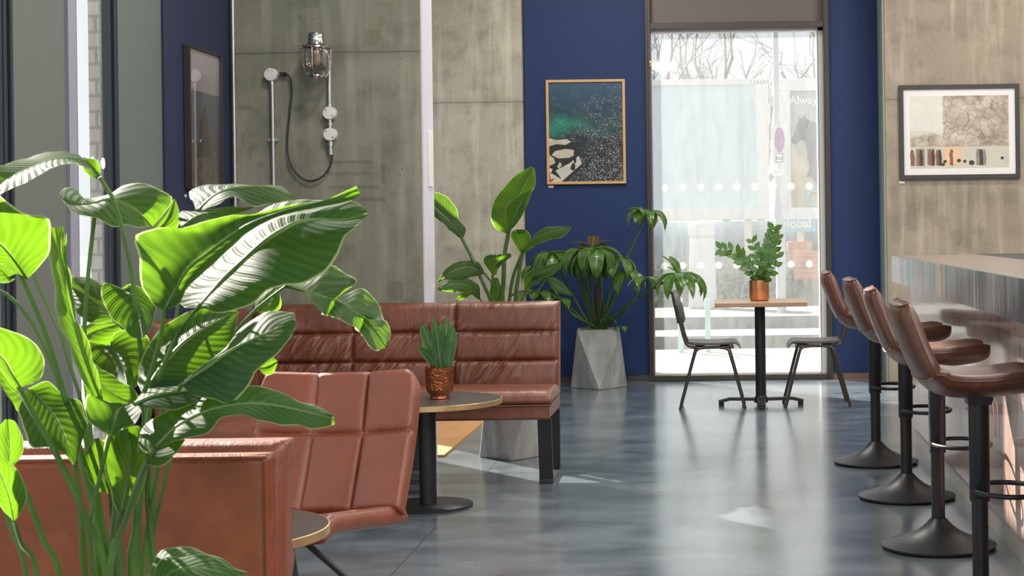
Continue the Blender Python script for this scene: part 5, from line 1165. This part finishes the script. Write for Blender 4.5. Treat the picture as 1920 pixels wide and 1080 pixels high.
def cluster(px, py, Y, n, L, wd, droop, a0=0, stem=True, mat=LEAF2, tilt=0, sw=5, span=2 * PI, up=.3, via=None):
    c = W(px, py, Y)
    e = bpy.data.objects.new('leaf_cluster', None); COL.objects.link(e); e.parent = P3
    for i in range(n):
        a = a0 + span * i / n + rd3.uniform(-.15, .15)
        leaflet(e, c, (math.cos(a), math.sin(a), 0), droop * rd3.uniform(.75, 1.2), L * rd3.uniform(.8, 1.12), wd * 1.18 * rd3.uniform(.85, 1.15), mat, up * rd3.uniform(.4, 1.4), seed=i, cup=rd3.uniform(.05, .4))
    if stem:
        bb_ = b3 + Vector((rd3.uniform(-.06, .06), rd3.uniform(-.05, .05), 0)); pth = [c, c.lerp(bb_, .5) + Vector((0, 0, -.05)), bb_]
        if via: pth = [c] + [W(*v) for v in via] + [bb_]
        q = spline(pth, 20); MB().tube(q, [sw / 2 * Y / FPX * (.6 + .6 * i / 20) for i in range(21)], 7).build('stem', STEM, P3)
cluster(1213, 399, 13.10, 9, .26, .043, 1.9, up=.5, sw=5, via=[(1190, 450, 13.15), (1165, 510, 13.2), (1145, 570, 13.3)])
cluster(1208, 396, 13.05, 5, .17, .035, .9, up=.75, stem=False, a0=2.0, span=3.4)
cluster(1100, 468, 13.30, 11, .36, .052, 2.3, up=.45, via=[(1108, 540, 13.3), (1115, 600, 13.35)])
cluster(1118, 466, 13.05, 9, .34, .052, 2.4, up=.3, via=[(1128, 540, 13.15), (1122, 600, 13.3)])
cluster(1112, 462, 13.25, 5, .20, .045, .9, up=.6, stem=False, mat=LEAFB, a0=.4, span=3.2)
cluster(1150, 482, 13.2, 8, .30, .048, 2.2, up=.35, via=[(1145, 540, 13.2), (1130, 600, 13.3)])
cluster(1035, 475, 13.35, 9, .27, .046, 2.1, up=.4, via=[(1062, 530, 13.35), (1100, 600, 13.35)])
cluster(1012, 500, 13.45, 8, .26, .046, 2.1, up=.35, via=[(1050, 560, 13.4), (1100, 605, 13.38)])
cluster(1005, 548, 13.3, 8, .24, .045, 1.2, up=.3, via=[(1050, 562, 13.3), (1100, 607, 13.35)])
cluster(1048, 560, 13.3, 6, .20, .04, 1.4, up=.3, via=[(1075, 590, 13.3), (1110, 610, 13.35)])
cluster(1275, 514, 12.95, 12, .31, .048, 1.9, up=.35, via=[(1240, 532, 13.0), (1190, 563, 13.15), (1150, 593, 13.3)])
cluster(1272, 512, 12.95, 4, .20, .035, .5, up=.75, stem=False, a0=1.6, span=2.6)
cluster(1212, 522, 13.1, 6, .22, .040, 1.5, up=.35, via=[(1192, 552, 13.15), (1165, 590, 13.3)])
cluster(1178, 508, 13.2, 6, .26, .044, 1.6, up=.3, sw=3)
cluster(1140, 600, 13.25, 5, .10, .02, 1.6, up=.9, sw=3)
cluster(1166, 612, 13.18, 5, .09, .02, 1.6, up=.3, stem=False)
for i in range(7):
    pth = [b3 + Vector((rd3.uniform(-.05, .05), rd3.uniform(-.05, .05), 0)), b3 + Vector((rd3.uniform(-.1, .05), 0, .22)), W(1100 + rd3.uniform(-25, 35), 500 + rd3.uniform(-20, 20), 13.25)]
    MB().tube(spline(pth, 14), .008, 7).build('stem', STEM, P3)
MB().tube(spline([b3, b3 + Vector((.0, 0, .2)), W(1118, 520, 13.3)], 10), .016, 8).build('brown_stalk', simple('brown_dry_stalk', (.13, .05, .03), .8, var=.4, nscale=30), P3)
# ---------------------------------------------------------------- ZZ plant in a copper pot on the cafe table
def m_copper(name, c, rough, ham=0):
    t = NT(name); n = t.noise(t.co(), 50, 4, .7); h = t.vor(t.co(), 90)
    col = t.mix(t.ramp(n, [(.35, (0, 0, 0)), (.65, (1, 1, 1))]), tuple(x * (.55 if ham else .9) for x in c), tuple(min(1, x * 1.2) for x in c))
    return t.done(t.pbr(col, rough, 1, t.bump(t.math('ADD', h, n), .8 if ham else .02, .004)))
zc = Vector((W(1424, 555, 11.86).x, 11.9, .753))
cp = empty('copper_pot', 'smooth satin copper pot on the square cafe table', 'pot', loc=tuple(zc))
MB().lathe([(0, 0), (.060, 0), (.068, .006), (.071, .02), (.071, .148), (.067, .148), (.067, .12)], n=48, cap=False).build('pot_body', m_copper('satin_copper', (.80, .36, .17), .34), cp)
MB().lathe([(0, .125), (.066, .122)], n=32, cap=False).build('soil', SOIL, cp)
ZP = empty('potted_plant', 'small plant with glossy feathered fronds in the smooth copper pot', 'plant', loc=(0, 0, 0))
def frond(parent, path, Y, n, L, wd, mat=LEAFZ, Y1=None, start=.25):
    pp = [zc + Vector((rd3.uniform(-.02, .02), rd3.uniform(-.02, .02), .12))] + [W(x, y, Y + (0 if Y1 is None else (Y1 - Y) * i / len(path))) for i, (x, y) in enumerate(path)]
    q = spline(pp, 30); e = MB().tube(q, [.0045 * (1 - .7 * i / 30) for i in range(31)], 6).build('frond', STEM, parent)
    for i in range(n):
        t_ = start + (1 - start) * i / (n - 1); k = min(29, int(t_ * 30)); p = q[k]; d = (q[k + 1] - q[k]).normalized()
        for sd_ in (-1, 1):
            sid = d.cross(Vector((0, -1, .15))).normalized() * sd_
            dd = (d * .75 + sid * .8 + Vector((0, rd3.uniform(-.35, .35), 0))).normalized()
            l = 1.4 * L * (1 - .35 * abs(t_ - .6)) * rd3.uniform(.85, 1.1)
            u2 = dd.cross(Vector((0, -1, .3))).normalized()
            mid = [p, p + dd * l * .5, p + dd * l]
            a = [p, p + dd * l * .25 + u2 * wd * 1.2, p + dd * l * .6 + u2 * wd * 1.4, p + dd * l]; b_ = [p, p + dd * l * .25 - u2 * wd * 1.2, p + dd * l * .6 - u2 * wd * 1.4, p + dd * l]
            leafmesh(mid, a, b_, n=8, k=2, arch=.005, wave=0, name='leaflet', parent=e, mat=mat, seed=i, rib=False)
frond(ZP, [(1404, 500), (1390, 482), (1372, 470), (1350, 467)], 11.9, 7, .058, .013, start=.3)
frond(ZP, [(1436, 492), (1443, 460), (1451, 428)], 11.88, 8, .062, .015)
frond(ZP, [(1440, 500), (1450, 475), (1456, 445)], 12.0, 7, .055, .013)
frond(ZP, [(1425, 500), (1418, 475), (1410, 452)], 11.95, 5, .052, .012)
frond(ZP, [(1410, 510), (1396, 495), (1385, 482)], 11.82, 5, .058, .014)
frond(ZP, [(1440, 515), (1452, 500), (1456, 480)], 11.82, 4, .055, .014)
frond(ZP, [(1422, 510), (1426, 490), (1428, 470)], 11.80, 5, .056, .015)
frond(ZP, [(1432, 515), (1440, 500), (1442, 490)], 11.8, 4, .05, .015)
# ---------------------------------------------------------------- snake plant on the round table
sc_ = Vector((W(824, 745, 7.75).x, 7.76, .504)); s_ = 7.75 / FPX
hp = empty('copper_pot', 'hammered dark copper pot on the round lounge table', 'pot', loc=tuple(sc_))
MB().lathe([(0, 0), (.044, 0), (.046, .004), (.044, .012), (.048, .022), (.060, .034), (.064, .046), (.067, .145), (.069, .150), (.064, .150), (.063, .13)], n=56, cap=False).build('pot_body', m_copper('hammered_copper', (.62, .20, .09), .22, 1), hp)
MB().lathe([(0, .132), (.062, .130)], n=32, cap=False).build('soil', SOIL, hp)
SP = empty('snake_plant', 'small snake plant with mottled upright leaves in the hammered copper pot', 'plant', loc=(0, 0, 0))
for (bx_, by_), (tx, ty), wpx, dy in (((816, 686), (789, 603), 13, 0), ((812, 686), (783, 646), 10, -.01), ((824, 688), (812, 590), 9, .02), ((826, 690), (816, 612), 12, -.03), ((833, 688), (826, 602), 10, .02), ((834, 688), (840, 590), 10, .01), ((838, 688), (852, 613), 12, -.02), ((836, 688), (848, 604), 8, .03), ((842, 688), (850, 636), 8, -.04), ((830, 690), (832, 620), 10, -.01)):
    a = W(bx_, by_, 7.76 + dy * .5); c = W(tx, ty, 7.76 + dy); sv = Vector((1, .25 * (1 if tx > 820 else -1), 0)).normalized(); w_ = wpx * s_ * 1.18
    m1, m2 = a.lerp(c, .33), a.lerp(c, .7); off = Vector(((tx - 822) * -.00025, 0, 0))
    m1 += off; m2 += off * .6
    leafmesh([a, m1, m2, c], [a - sv * w_ * .55, m1 - sv * w_ * .95, m2 - sv * w_ * .8, c], [a + sv * w_ * .55, m1 + sv * w_ * .95, m2 + sv * w_ * .8, c], n=16, k=4, arch=-.006, wave=.002, parent=SP, mat=LEAFS, seed=int(tx), rib=False)
